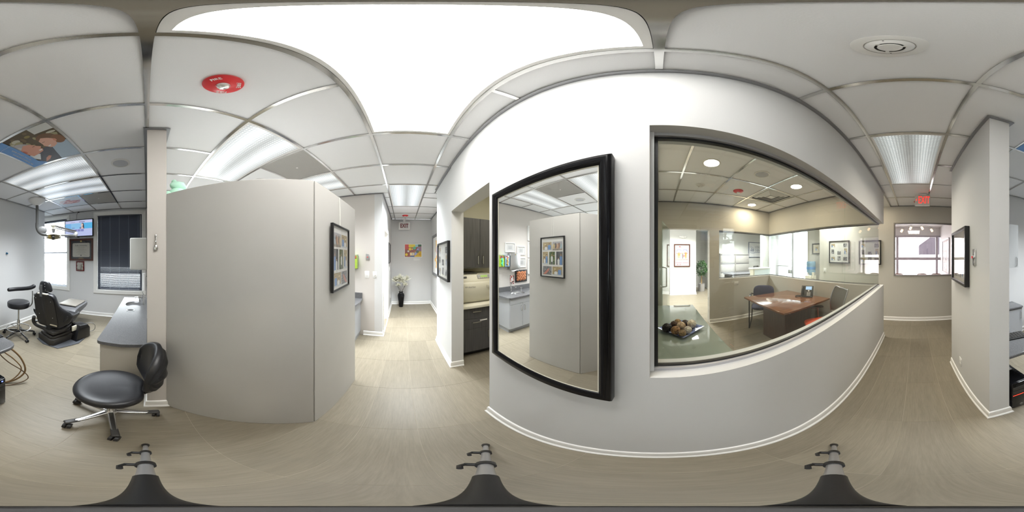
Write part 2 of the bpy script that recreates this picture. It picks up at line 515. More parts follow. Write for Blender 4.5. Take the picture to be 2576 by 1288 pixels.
# baseboards: moulded profile swept along straight wall feet
def baseboard(name, segs, h=.092):
    """segs: (x0,y0,x1,y1,nx,ny,m0,m1) along the wall face, n = outward normal, m = mitre (1 outside corner, -1 inside, 0 square)"""
    b = MB()
    prof = [(0, 0), (.024, 0), (.024, .012), (.014, .024), (.0125, h-.022), (.009, h-.006), (0, h)]
    for (x0, y0, x1, y1, nx, ny, m0, m1) in segs:
        d = Vector((x1-x0, y1-y0)).normalized()
        A = [b.bm.verts.new((x0+nx*p-d.x*p*m0, y0+ny*p-d.y*p*m0, z)) for p, z in prof]
        B = [b.bm.verts.new((x1+nx*p+d.x*p*m1, y1+ny*p+d.y*p*m1, z)) for p, z in prof]
        n = len(prof)
        for k in range(n):
            b.bm.faces.new((A[k], A[(k+1) % n], B[(k+1) % n], B[k]))
        if not m0: b.bm.faces.new(A[::-1])
        if not m1: b.bm.faces.new(B)
    bmesh.ops.recalc_face_normals(b.bm, faces=b.bm.faces)
    return struct(b.build(name, TRIM, smooth=False))
baseboard('baseboard_north', [(-.93, .69, -.93, .545, -1, 0, 0, 1), (-.93, .545, 2.79, .545, 0, -1, 1, 1), (2.79, .545, 2.79, 3.45, 1, 0, 1, 0)])
baseboard('baseboard_north_west', [(-5, .86, -2.62, .86, 0, -1, -1, -1), (-2.62, .86, -2.62, .552, -1, 0, -1, 1), (-2.62, .552, -1.80, .552, 0, -1, 1, 1), (-1.80, .552, -1.80, .70, 1, 0, 1, 0)])
baseboard('baseboard_west', [(-5, -.36, -5, .86, 1, 0, -1, -1)])
baseboard('baseboard_south_west', [(-3.83, -.36, -5, -.36, 0, 1, 0, -1), (-2.82, -.36, -2.93, -.36, 0, 1, 1, 0), (-2.82, -.7, -2.82, -.36, 1, 0, 0, 1)])
baseboard('baseboard_divider', [(0, -1.4, 0, -1.165, 1, 0, 0, 1), (0, -1.165, -.14, -1.165, 0, 1, 1, 1), (-.14, -1.165, -.14, -1.25, -1, 0, 1, 0)])
baseboard('baseboard_pillar', [(1.8, -.59, .905, -.59, 0, -1, 0, 1), (.905, -.59, .905, -.445, -1, 0, 1, 1), (.905, -.445, 1.95, -.445, 0, 1, 1, 0)])
baseboard('baseboard_south', [(0, -3.8, 3.4, -3.8, 0, 1, 0, 0)])
baseboard('baseboard_treatment_east', [(2.45, -3.37, 2.45, -.74, -1, 0, 0, 0)])
baseboard('baseboard_east', [(3.63, -1.6, 3.63, 2.41, -1, 0, 0, 0)])
baseboard('baseboard_office', [(1.06, 3.31, 2.65, 3.31, 0, -1, 0, -1), (2.65, 3.31, 2.65, .69, -1, 0, -1, -1), (2.65, .69, .52, .69, 0, 1, -1, 0)])
baseboard('baseboard_poster', [(.41, 6.2, 1.431, 6.2, 0, -1, 0, 1), (1.431, 6.2, 1.431, 6.35, 1, 0, 1, 0), (.56, 7.6, 2.2, 7.6, 0, -1, 0, -1), (2.2, 7.6, 2.2, 7.05, -1, 0, -1, 0)])

# ceiling
ceil = struct(MB().box(-5.3, -3.95, 2.73, 4.7, 7.9, 2.8).box(3.5, -1.3, 2.73, 6.7, 2.4, 2.8).build('ceiling', SLAB, smooth=False))
P = .61
def clipbox(a, b): return max(a[0], b[0]), max(a[1], b[1]), min(a[2], b[2]), min(a[3], b[3])
special = {(-2, 0), (-1, 0), (2, 0), (3, 0), (-6, 0), (-5, 0), (-2, -2), (-2, -3), (-3, -2), (-4, -2), (-4, -3), (1, -2), (1, -3), (2, -3), (1, -4), (2, -4), (1, -5), (2, -5)}
YO = -.245
regions = [(2.45, -3.8, 3.4, -3.37), (-2.82, -3.8, 2.45, .555), (-2.82, .555, -2.62, .86), (-5.0, -.36, -2.82, .86), (2.45, -1.6, 3.63, .555)]
TB = .012
tcache = {}
def ctile(x0, y0, x1, y1, lip=.010):
    w = round(x1-x0-2*lip, 4); d = round(y1-y0-2*lip, 4)
    if w < .03 or d < .03: return
    if (w, d) not in tcache:
        tcache[(w, d)] = MB().box(-w/2, -d/2, 0, w/2, d/2, .016).mesh('ceiling_tile', TILE, smooth=False)
    o = bpy.data.objects.new('ceiling_tile', tcache[(w, d)]); COL.objects.link(o); o.parent = ceil
    o.location = ((x0+x1)/2, (y0+y1)/2, 2.676)
bars = []
for r in regions:
    for i in range(-9, 7):
        for j in range(-7, 3):
            if (i, j) in special: continue
            c = clipbox((P*i, YO+P*j, P*i+P, YO+P*j+P), r)
            if c[2]-c[0] > .04 and c[3]-c[1] > .04: ctile(*c)
    for i in range(-9, 7):
        x = P*i
        if r[0]+.03 < x < r[2]-.03: bars.append((x-TB, r[1], x+TB, r[3]))
    for j in range(-7, 3):
        y = YO+P*j
        if r[1]+.03 < y < r[3]-.03: bars.append((r[0], y-TB, r[2], y+TB))
# office grid has its own origin
OX = [-.032, .296, .944, 1.592, 2.24, 2.65]; OY = [.69, .74, 1.38, 2.02, 2.66, 3.31]
for a, b in zip(OX, OX[1:]):
    for c, d in zip(OY, OY[1:]):
        if not (abs(a-1.592) < .01 and abs(c-2.02) < .01): ctile(a, c, b, d)
for x in OX[1:-1]: bars.append((x-TB, .69, x+TB, 3.31))
for y in OY[1:-1]: bars.append((-.032, y-TB, 2.65, y+TB))
FIX = [(-1.22, -.245, 0, .365), (1.22, -.245, 2.44, .365), (-3.66, -.245, -2.44, .365), (-1.22, -2.075, -.61, -.855), (-2.44, -2.075, -1.83, -.855), (.61, -2.075, 1.83, -1.465), (.61, -2.685, 1.83, -2.075)]
def cut(b):
    x0, y0, x1, y1 = b
    horiz = (x1-x0) > (y1-y0)
    segs = [(x0, x1)] if horiz else [(y0, y1)]
    c = (y0+y1)/2 if horiz else (x0+x1)/2
    for f in FIX:
        a0, a1, c0, c1 = (f[0], f[2], f[1], f[3]) if horiz else (f[1], f[3], f[0], f[2])
        if c0+.05 < c < c1-.05:
            n = []
            for (p, q_) in segs:
                if a1-.012 <= p or a0+.012 >= q_: n.append((p, q_)); continue
                if a0-.0 > p: n.append((p, a0-TB+.012))
                if a1+.0 < q_: n.append((a1, q_))
            segs = n
    return [((p, y0, q_, y1) if horiz else (x0, p, x1, q_)) for p, q_ in segs]
bars = [c for b in bars for c in cut(b)]
for (x0, y0, x1, y1) in bars:
    lx, ly = x1-x0, y1-y0
    MB().box(-lx/2, -ly/2, 0, lx/2, ly/2, .012).build('grid_bar', CHROME, ceil, smooth=False, loc=((x0+x1)/2, (y0+y1)/2, 2.668 if lx > ly else 2.6674))
# perimeter angle along the walls
pa = [(-2.62, .52, 2.79, .545), (-2.62, .527, -1.80, .552), (-2.645, .552, -2.62, .86), (-5, .835, -2.62, .86), (-5, -.36, -4.975, .86), (-5, -.36, -2.82, -.335), (-2.82, -3.8, -2.795, -.335),
      (-2.8, -3.8, -.14, -3.775), (0, -3.8, 2.45, -3.775), (-.165, -3.8, -.14, -1.14), (0, -3.8, .025, -1.14), (-.165, -1.165, .025, -1.14), (.88, -.445, 1.95, -.42), (.88, -.615, .905, -.42),
      (.88, -.615, 1.8, -.59), (2.425, -3.37, 2.45, -.74), (3.605, -1.6, 3.63, .555), (-.032, .69, 2.65, .715), (2.625, .69, 2.65, 3.31), (-.032, 3.285, 2.65, 3.31), (-.032, .69, -.007, 3.31), (2.79, .545, 2.815, .555), (2.79, .53, 3.63, .555)]
for kk, (x0, y0, x1, y1) in enumerate(pa):
    lx, ly = x1-x0, y1-y0
    MB().box(-lx/2, -ly/2, 0, lx/2, ly/2, .006).build('wall_angle', GREYM, ceil, smooth=False, loc=((x0+x1)/2, (y0+y1)/2, 2.6605-.0004*(kk % 5)))
# plain plaster ceilings beyond the grid, and joined tiles over the reception
fb = MB()
fb.box(2.79, .555, 2.667, 3.77, 2.41, 2.69).box(3.63, -1.14, 2.667, 6.6, 2.27, 2.69).box(-5.0, -2.1, 2.667, -2.96, -.5, 2.69).box(-2.7, .70, 2.667, -.8, 2.5, 2.69)
fb.build('ceiling_board', WALLW, ceil, smooth=False)
rb = MB()
for i in range(-2, 11):
    for j in range(0, 8):
        x0 = -.74+P*i; y0 = 3.45+P*j
        if x0 > 5.5: continue
        rb.box(x0+.012, y0+.012, 2.672, x0+P-.012, y0+P-.012, 2.69)
for j in range(0, 3): 
    rb.box(2.8, 2.42+j*.34, 2.672, 4.5, 2.42+j*.34+.32, 2.69)
o = rb.build('ceiling_tile_far', TILE, ceil, smooth=False); o['kind'] = 'stuff'
MB().box(-.75, 3.3, 2.69, 5.8, 7.7, 2.70).build('ceiling_grid_far', GREYM, ceil, smooth=False)
# ================================================================== WINDOWS WITH BLINDS
SLAT = mat('slate blue metal slat', (0.060, 0.068, 0.090), 0.4)
SLAT_LIT = mat('daylit blue metal slat', (0.66, 0.71, 0.78), 0.4)  # slat colour lightened for the daylight seen through this blind
def window(n, w, hidden=False):
    x0, x1, z0, z1 = w
    cx, cz = (x0+x1)/2, (z0+z1)/2; ww, hh = x1-x0, z1-z0
    t = .085
    root = MB().ring(ww+2*t, hh+2*t-.006, t, -.022, 0, bev=.004).build('window_%d' % n, TRIM, loc=(cx, S1, cz), rot=(0, 0, PI), smooth=False)
    struct(root)
    # jamb lining, sash bars, glass
    MB().ring(ww, hh, .012, 0, .11).build('jamb', TRIM, root, smooth=False)
    b = MB().ring(ww-.024, hh-.024, .045, .085, .115).box(-ww/2+.05, .085, -.02, ww/2-.05, .115, .03)
    b.build('sash', mat('dark bronze aluminium', (.12, .12, .13), .4), root, smooth=False)
    MB().box(-ww/2+.05, .096, -hh/2+.05, ww/2-.05, .102, hh/2-.05).build('glass_pane', GLASS, root, smooth=False)
    return root
window(1, W1); window(2, W2); window(3, W3)  # third window is unseen, added to bring daylight behind the partition

def blind(name, label, w, tilt, m, loc_y=-3.752-.02, group=None):
    """horizontal slat blind hung in the window recess, headrail, slats, bottom rail, cords, wand"""
    x0, x1, z0, z1 = w
    cx = (x0+x1)/2; ww = x1-x0-.03
    t = thing(name, label, 'blind', (cx, S1-.035, z0+.012), PI)
    hh = z1-z0-.014
    MB().box(-ww/2, -.022, hh-.035, ww/2, .022, hh-.001, .003).build('headrail', SLAT, t)
    MB().box(-ww/2, -.012, .0, ww/2, .012, .018, .003).build('bottom_rail', m, t)
    n = 72
    pitch = (hh-.06)/n
    me = {}
    for k in range(n):
        z = .028+pitch*(k+.5)
        a = tilt(k/n)
        key = round(a)
        if key not in me:
            b = MB(); d = .0140
            b.box(-ww/2, -d, -.0006, ww/2, d, .0006, mtx=Matrix.Rotation(R(key), 4, 'X'))
            me[key] = b.mesh('slat', m, smooth=False)
        o = bpy.data.objects.new('slat', me[key]); COL.objects.link(o); o.parent = t; o.location = (0, 0, z)
    for fx in (-.42, -.21, 0.0, .21, .42):
        MB().box(fx*ww-.0012, -.0162, .01, fx*ww+.0012, -.0152, hh-.03).build('ladder_cord', mat('white cord', (.45, .50, .60), .6), t, smooth=False)
    MB().tube([(ww*.47, -.022, hh-.03), (ww*.47, -.024, hh*.55)], .004, 6).build('wand', WHITEP, t)
    return t
blind('window_blind', 'slate blue slatted blind closed over the window above the long grey sink counter', W2, lambda f: 76 if f > .50 else (66 if f > .30 else (52 if f > .20 else 42)), SLAT)
blind('window_blind', 'open slatted blind coloured as daylit in the bright window left of the wall television', W1, lambda f: 40 if f > .86 else 12, SLAT_LIT)


# ================================================================== CEILING FIXTURES
def area_fill(parent, sx, sy, watts, col, spread=100, z=-.004):  # added fill area light under a fixture, stronger than its lens
    l = bpy.data.lights.new('fill_light', 'AREA'); l.shape = 'RECTANGLE'; l.size = sx; l.size_y = sy
    l.energy = watts; l.color = col; l.spread = R(spread)
    o = bpy.data.objects.new('fill_light', l); COL.objects.link(o); o.parent = parent; o.location = (0, 0, z)
    return o
def troffer(label, i0, i1, j0, j1, strength, col, tubes=True, con=.55, watts=0, wcol=None):
    x0, x1 = P*i0, P*i1; y0, y1 = YO+P*j0, YO+P*j1
    cx, cy = (x0+x1)/2, (y0+y1)/2; w, d = x1-x0-.026, y1-y0-.026
    t = thing('ceiling_light', label, 'ceiling light', (cx, cy, 2.668))
    b = MB(); bar = .020
    b.box(-w/2, -d/2, .002, w/2, -d/2+bar, .012).box(-w/2, d/2-bar, .002, w/2, d/2, .012)
    b.box(-w/2, -d/2+bar, .002, -w/2+bar, d/2-bar, .012).box(w/2-bar, -d/2+bar, .002, w/2, d/2-bar, .012)
    b.build('lamp_frame', WHITEP, t, smooth=False)
    lm = lens_mat('acrylic lens '+label[:40], strength, col, tubes, w > d, con)
    MB().box(-w/2+bar, -d/2+bar, .006, w/2-bar, d/2-bar, .012).build('lens', lm, t, smooth=False)
    MB().box(-w/2, -d/2, .0125, w/2, d/2, .055).build('housing', WHITEP, t, smooth=False)
    if watts: area_fill(t, w-.05, d-.05, watts, wcol or col)
    return t
troffer('blazing white ceiling light panel directly over the corridor beside the wall mirror', -2, 0, 0, 1, E_MAIN, (1.0, .98, .94), False, .12)
troffer('dim ribbed ceiling light panel in the corridor by the red illuminated exit sign', 2, 4, 0, 1, E_EAST, (.86, .95, .95), True, 1.0, W_EAST, (1, .93, .78))
troffer('small looking ceiling light panel at the far hallway with the flower vase', -6, -4, 0, 1, E_WEST, (.9, .96, 1.0), True, .9, W_WEST)
troffer('prismatic ceiling light panel above the angled grey partition, next to the fire alarm', -2, -1, -3, -1, E_OP, (.96, .98, 1.0), True, .9, W_OP2)
troffer('prismatic ceiling light panel beyond the perforated vent, over the corner sink', -4, -3, -3, -1, E_OP, (.96, .98, 1.0), True, .9, W_OP2)
troffer('prismatic ceiling light panel next to the picture of the smiling couple', 1, 3, -3, -2, E_OP, (.92, .97, 1.0), True, .95, W_OP1)
troffer('prismatic ceiling light panel between another panel and the floral picture tile', 1, 3, -4, -3, E_OP, (.88, .94, 1.0), True, .95, W_OP1)

def fill_panel(label, x, y, w, d, watts, col, e, z=2.667):  # added unseen panel that brightens a room from out of view
    t = thing('ceiling_light', label, 'ceiling light', (x, y, z))
    MB().box(-w/2, -d/2, -.012, w/2, d/2, 0).build('lamp_frame', WHITEP, t, smooth=False)
    MB().box(-w/2+.02, -d/2+.02, -.014, w/2-.02, d/2-.02, -.0125).build('lens', mat('fill panel lens %.1f' % e, (.8, .8, .8), .4, emit=col, estr=e), t, smooth=False)
    area_fill(t, w-.05, d-.05, watts, col, 140, -.018)
    return t
fill_panel('added unseen light panel in the sterilizer room above the charcoal cabinets', -1.45, 1.5, .6, 1.2, W_STERILE, (1, .95, .82), 4)
fill_panel('added unseen light panel over the white wall with the dental poster', .6, 5.0, 1.2, .6, W_RECEPTION, (1, .98, .95), 8, 2.67)
fill_panel('added unseen light panel over the reception filing cabinets', 3.4, 5.5, 1.2, .6, W_RECEPTION, (1, .98, .95), 8, 2.67)
fill_panel('added unseen light panel over the lobby chairs', 4.6, 1.45, .6, 1.1, W_LOBBY, (1, .93, .92), 3)
fill_panel('added unseen light panel in the passage beside the water cooler', 3.2, 1.95, .6, .6, 30, (1, .96, .90), 6)
PERF = mat('perforated grey metal sheet', (.42, .41, .39), .5)
def vent(label, i, j):
    x0, y0 = P*i, YO+P*j
    t = thing('return_vent', label, 'vent', (x0+P/2, y0+P/2, 2.668))
    w = P-.026
    MB().box(-w/2, -w/2, .004, w/2, w/2, .014).build('perforated_panel', PERF, t, smooth=False)
    # embossed rows of holes (joined ribs)
    b = MB()
    for k in range(40):
        y = -w/2+.02+k*(w-.04)/39
        b.box(-w/2+.02, y-.003, .0025, w/2-.02, y+.003, .004)
    o = b.build('rib', PERF, t, smooth=False); o['kind'] = 'stuff'
    MB().cyl((0, 0, .001), (0, 0, .004), .012, .012, 12).build('screw_cap', WHITEP, t)
    return t
vent('grey perforated ceiling vent beside the panel over the angled partition', -3, -2)
vent('grey perforated ceiling vent near the blinds window of the chair room', 1, -5)

def round_speaker(label, x, y, r=.105):
    t = thing('ceiling_speaker', label, 'speaker', (x, y, 2.676))
    MB().lathe([(r-.022, -.001), (r-.02, -.009), (r, -.006), (r+.002, 0)], n=36).build('bezel', WHITEP, t)
    MB().lathe([(0, -.008), (r*.5, -.0075), (r-.022, -.006), (r-.022, -.001), (0, -.001)], n=32).build('grille', mat('speaker mesh', (.52, .53, .56), .6), t)
    return t
round_speaker('round white ceiling speaker by the column top, over the treatment chair room', .293, -1.778)
round_speaker('round white ceiling speaker behind the angled partition', -1.5, -1.80)
round_speaker('round grey ceiling speaker in the glazed office', 1.243, 1.70)

def fire_alarm(label, x, y, words=True, rz=0, r=.085):
    t = thing('fire_alarm', label, 'fire alarm', (x, y, 2.676), rz)
    MB().lathe([(0, -.034), (r*.42, -.034), (r*.55, -.030), (r*.9, -.018), (r, -.010), (r, 0)], n=40).build('cover', RED, t)
    MB().lathe([(0, -.055), (r*.16, -.054), (r*.30, -.047), (r*.36, -.034), (0, -.033)], n=20).build('strobe', mat('clear strobe', (.8, .8, .78), .08, metal=.7), t)
    if words:
        for k, a in enumerate((38, 150, 250)):
            aa = R(a); rr = r*.72
            text('FIRE', .026, WHITEP, t, (rr*math.cos(aa), rr*math.sin(aa), -.0258), (PI, 0, aa+R(90)), bold=.0004)
    return t
fire_alarm('round red ceiling alarm lettered FIRE above the angled partition', -.294, -.584, True, 0)
fire_alarm('small round red alarm on the far hallway ceiling before the exit sign', -4.55, .06, False)
fire_alarm('round red ceiling alarm half hidden behind the lit red exit sign', 3.33, -.05, False, 0, .075)
fire_alarm('round red ceiling alarm inside the glazed office', 1.278, 2.42, False)
fire_alarm('small red alarm on the bright reception ceiling', 3.35, 6.0, False, 0, .09)

def smoke(label, x, y, r=.082):
    t = thing('smoke_detector', label, 'smoke detector', (x, y, 2.676))
    MB().lathe([(r*.66, -.011), (r*.68, -.014), (r*.95, -.008), (r, -.004), (r, 0)], n=40).build('base_ring', WHITEP, t)
    MB().lathe([(r*.40, -.034), (r*.44, -.033), (r*.62, -.018), (r*.66, -.010), (r*.66, -.003)], n=36).build('body', WHITEP, t)
    MB().lathe([(0, -.040), (r*.30, -.040), (r*.33, -.036), (r*.33, -.026), (r*.30, -.024)], n=28).build('cap', WHITEP, t)
    for a in (20, 140, 260):
        MB().box(r*.30, -.004, -.036, r*.45, .004, -.026, mtx=Matrix.Rotation(R(a), 4, 'Z')).build('strut', WHITEP, t)
    MB().lathe([(0, -.024), (r*.42, -.024), (r*.44, -.020)], n=24).build('chamber', mat('detector shadow gap', (.12, .12, .12), .7), t)  # plain dark grey disc filling the gap behind the cap
    for s_ in (-1, 1): MB().cyl((s_*r*.58, .005, -.0225), (s_*r*.58, .005, -.019), .002, .002, 8).build('indicator', BLACKM, t)
    return t
smoke('round white smoke detector on the corridor ceiling overhead', .333, .052)
smoke('small white smoke detector over the far hallway exit sign', -4.925, .05, .055)
smoke('white smoke detector on the office ceiling near the lit downlight', .62, 2.40, .07)

WARM = (1.0, .84, .60)
def downlight(label, x, y, r=.085, z=2.676, e=None):
    t = thing('downlight', label, 'downlight', (x, y, z))
    MB().lathe([(r, .0), (r, -.006), (r+.016, -.005), (r+.018, 0)], n=32).build('trim_ring', WHITEP, t)
    m = mat('warm lamp glow', (.9, .9, .8), .4, emit=WARM, estr=E_DOWN)
    MB().lathe([(0, -.005), (r*.6, -.0045), (r, -.002), (r, .0), (0, .0)], n=28).build('lamp', m, t)
    return t
downlight('warm glowing downlight nearest the window in the glazed office', .57, 1.708)
downlight('warm glowing downlight beside the square air diffuser, toward the corridor', 1.898, 1.696)
downlight('warm glowing downlight at the back wall of the glazed office', 1.919, 3.0)
downlight('tiny warm downlight past the office corner in the east corridor', 3.15, .80, .05, 2.667)

t = thing('air_diffuser', 'square white stepped air diffuser in the office ceiling', 'vent', (1.916, 2.34, 2.668))
for k, s_ in enumerate((.300, .235, .175, .118)):
    b = MB(); z0 = .004+.004*k; z1 = z0-.020 if k else z0-.006; wd = .045 if k else .035
    for a in range(4):
        m4 = Matrix.Rotation(a*PI/2, 4, 'Z')
        V = [b.bm.verts.new(m4 @ Vector(p)) for p in [(-s_, -s_, z0), (s_, -s_, z0), (s_-wd, -s_+wd, z1), (-s_+wd, -s_+wd, z1), (-s_, -s_, z0+.004), (s_, -s_, z0+.004), (s_-wd, -s_+wd, z1+.004), (-s_+wd, -s_+wd, z1+.004)]]
        for f in ((0, 1, 2, 3), (4, 7, 6, 5), (0, 4, 5, 1), (2, 6, 7, 3)): b.bm.faces.new([V[q_] for q_ in f])
    bmesh.ops.recalc_face_normals(b.bm, faces=b.bm.faces)
    b.build('louver', WHITEP, t, smooth=False)
MB().box(-.06, -.06, -.008, .06, .06, -.002).build('centre_plate', WHITEP, t, smooth=False)
MB().box(-.295, -.295, .036, .295, .295, .044).build('throat', mat('diffuser throat grey', (.45, .45, .45), .6), t, smooth=False)

# ceiling graphics
SK = srgb(222, 160, 135); SK2 = srgb(232, 180, 155); BR = srgb(110, 90, 62)
def couple_print(parent):
    s_ = .29; p = PR(0, .00005)
    p.rect(-s_, -s_, s_, s_, srgb(96, 82, 58))
    random.seed(5)
    for _ in range(46):
        c = random.choice([(150, 135, 80), (120, 100, 70), (170, 160, 120), (80, 66, 50), (205, 200, 180)])
        p.ell(random.uniform(-.27, .27), random.uniform(-.02, .27), random.uniform(.015, .05), random.uniform(.012, .035), srgb(*c), 12)
    p.rect(.12, .20, s_, s_, srgb(215, 215, 210))
    # jacket and shoulder
    p.poly([(-.15, -.14), (-.02, -.03), (.09, -.02), (.17, -.10), (.16, -s_), (-.12, -s_)], srgb(74, 74, 84))
    p.poly([(.12, -.05), (.22, .02), (s_, .0), (s_, -s_), (.08, -s_), (.10, -.15)], srgb(176, 194, 210))
    p.poly([(-.20, -.10), (-.12, -.04), (-.05, -.10), (-.12, -.2)], srgb(236, 238, 240))
    # man: hair, face, ear, jaw
    p.ell(-.13, .09, .105, .085, srgb(188, 184, 184), 24, rot=-.3); p.ell(-.165, .06, .06, .075, srgb(206, 202, 200), 20)
    p.poly([(-.16, .06), (-.08, .12), (-.02, .10), (.015, .045), (.045, .015), (.02, -.01), (.03, -.03), (.01, -.065), (-.05, -.085), (-.13, -.10), (-.16, -.03)], SK)
    p.ell(-.150, .012, .022, .030, srgb(205, 120, 95), 14)
    p.poly([(-.02, -.03), (.022, -.028), (.012, -.046), (-.015, -.046)], srgb(250, 248, 245))
    p.line([(-.03, .048), (.0, .052)], .006, srgb(90, 60, 45))
    # woman: hair, face, mouth
    p.ell(.16, .10, .088, .075, srgb(122, 88, 60), 24, rot=-.2)
    p.ell(.235, .045, .055, .07, srgb(140, 96, 62), 20)
    p.poly([(.075, .09), (.12, .125), (.17, .10), (.21, .06), (.19, -.02), (.14, -.055), (.105, -.05), (.085, -.02), (.068, .005), (.075, .03)], SK2)
    p.poly([(.095, -.018), (.13, -.006), (.128, -.022), (.10, -.030)], srgb(252, 248, 246))
    p.line([(.085, .055), (.115, .06)], .005, srgb(90, 60, 45))
    p.ell(.205, .045, .014, .022, srgb(222, 150, 120), 12)
    # hand
    p.poly([(-.05, -.20), (.0, -.17), (.02, -.19), (-.03, -.24), (-.10, -.27)], srgb(215, 150, 125))
    # blue caption band along one edge
    p.poly([(-s_, -.19+.04), (-.19, -.15), (-.09, -s_), (-s_, -s_)], srgb(112, 160, 218))
    p.clip(-s_, -s_, s_, s_)
    return p
def ceiling_picture(label, i, j, rz):
    t = thing('ceiling_picture', label, 'picture', (P*i+P/2, YO+P*j+P/2, 2.668), rz)
    MB().box(-.297, -.297, .004, .297, .297, .014).build('panel', WHITEP, t, smooth=False)
    return t
t = ceiling_picture('ceiling tile printed with a laughing grey haired man and a smiling woman', 1, -2, 0)
# print faces down: the viewer under it looks up with +X to the left
p = PR(0, .00005)
couple = couple_print(None)
o = couple.build('printed_picture', t, loc=(0, 0, .0037), rot=(R(90), 0, R(180)))
# caption band, dots, lettering along the +X edge
bd = PR(0, .00006); bd.rect(-.297, -.07, .297, .07, srgb(112, 160, 218)); 
for k in range(7): bd.ell(.20, -.055+.018*k, .004, .004, (1, 1, 1), 8)
cap = bd.build('caption_band', t, loc=(.226, 0, -.0030), rot=(R(90), 0, R(90)))
text("The dentist's prescription", .030, WHITEP, t, (.255, -.08, -.0042), (PI, 0, R(90)))
text('for your whitest teeth', .030, WHITEP, t, (.205, .0, -.0042), (PI, 0, R(90)))

t = ceiling_picture('ceiling tile printed with pink folded hands, by the light over the chair', 2, -5, 0)
p = PR(0, .00005); p.rect(-.29, -.29, .29, .29, srgb(225, 232, 238))
random.seed(3)
for _ in range(26):
    p.ell(random.gauss(-.02, .1), random.gauss(0, .07), random.uniform(.05, .11), random.uniform(.016, .03), srgb(*random.choice([(222, 178, 172), (205, 150, 148), (236, 205, 200), (190, 130, 130)])), 14, rot=random.uniform(-.6, .6))
p.clip(-.29, -.29, .29, .29)
p.build('printed_picture', t, loc=(0, 0, .0037), rot=(R(90), 0, R(180)))

# ================================================================== PARTITION CABINET
PT = 1.988
pt = thing('partition_cabinet', 'tall warm grey laminate partition with an angled front, not reaching the ceiling', 'partition', (-.80, -.9, 0))
def pv(*l): return [(a+.80, b+.9) for a, b in l]
A_, B_, C_ = (-.1405, -1.168), (-.807, -.491), (-1.533, -.472)
MB().prism(pv((-.1405, -1.172), (-.805, -.497), (-1.530, -.478), (-1.530, -.93), (-1.02, -.94), (-.1405, -1.76)), .004, PT-.002, 'z').build('carcass', LAMI, pt, smooth=False)
def slab(a, b, th, z0, z1, e0=.0, e1=.0):
    a = Vector(a); b = Vector(b); d = (b-a).normalized(); n = Vector((d.y, -d.x))
    if n.dot(-a) < 0: n = -n
    a = a+d*e0; b = b-d*e1
    return [tuple(a-n*0.001), tuple(b-n*0.001), tuple(b+n*th), tuple(a+n*th)]
MB().prism(pv(*slab(A_, B_, .006, 0, 0, .004, .003)), .004, PT, 'z', bev=.0008, seg=1).build('angled_panel', LAMI, pt, smooth=False)
MB().prism(pv(*slab(B_, C_, .006, 0, 0, .001, .0)), .004, PT, 'z', bev=.0008, seg=1).build('side_panel', LAMI, pt, smooth=False)
MB().prism(pv(*slab(A_, B_, .003, 0, 0)), .0, .004, 'z').build('caulk_line', TRIM, pt, smooth=False)

fr = thing('mint_highlight', 'mint green shape built for a clipped highlight over the partition top beside the column', 'highlight shape', (-.275, -1.42, 1.988))  # greenish clipped highlight built as a solid mint shape
MINT = mat('pale mint highlight', (.50, .80, .64), .8)
MB().sphere((0, 0, .085), .085, (1.15, .9, 1.0), 20).build('body', MINT, fr)
b = MB().sphere((0, 0, .19), .062, (1.35, .9, .75), 20).sphere((-.045, 0, .225), .024, n=12).sphere((.045, 0, .225), .024, n=12)
b.build('head', MINT, fr)
for s_ in (-1, 1): MB().sphere((s_*.105, 0, .06), .036, (1, .9, 1.6), 14).build('arm', MINT, fr)
fr.rotation_euler = (0, 0, R(25))

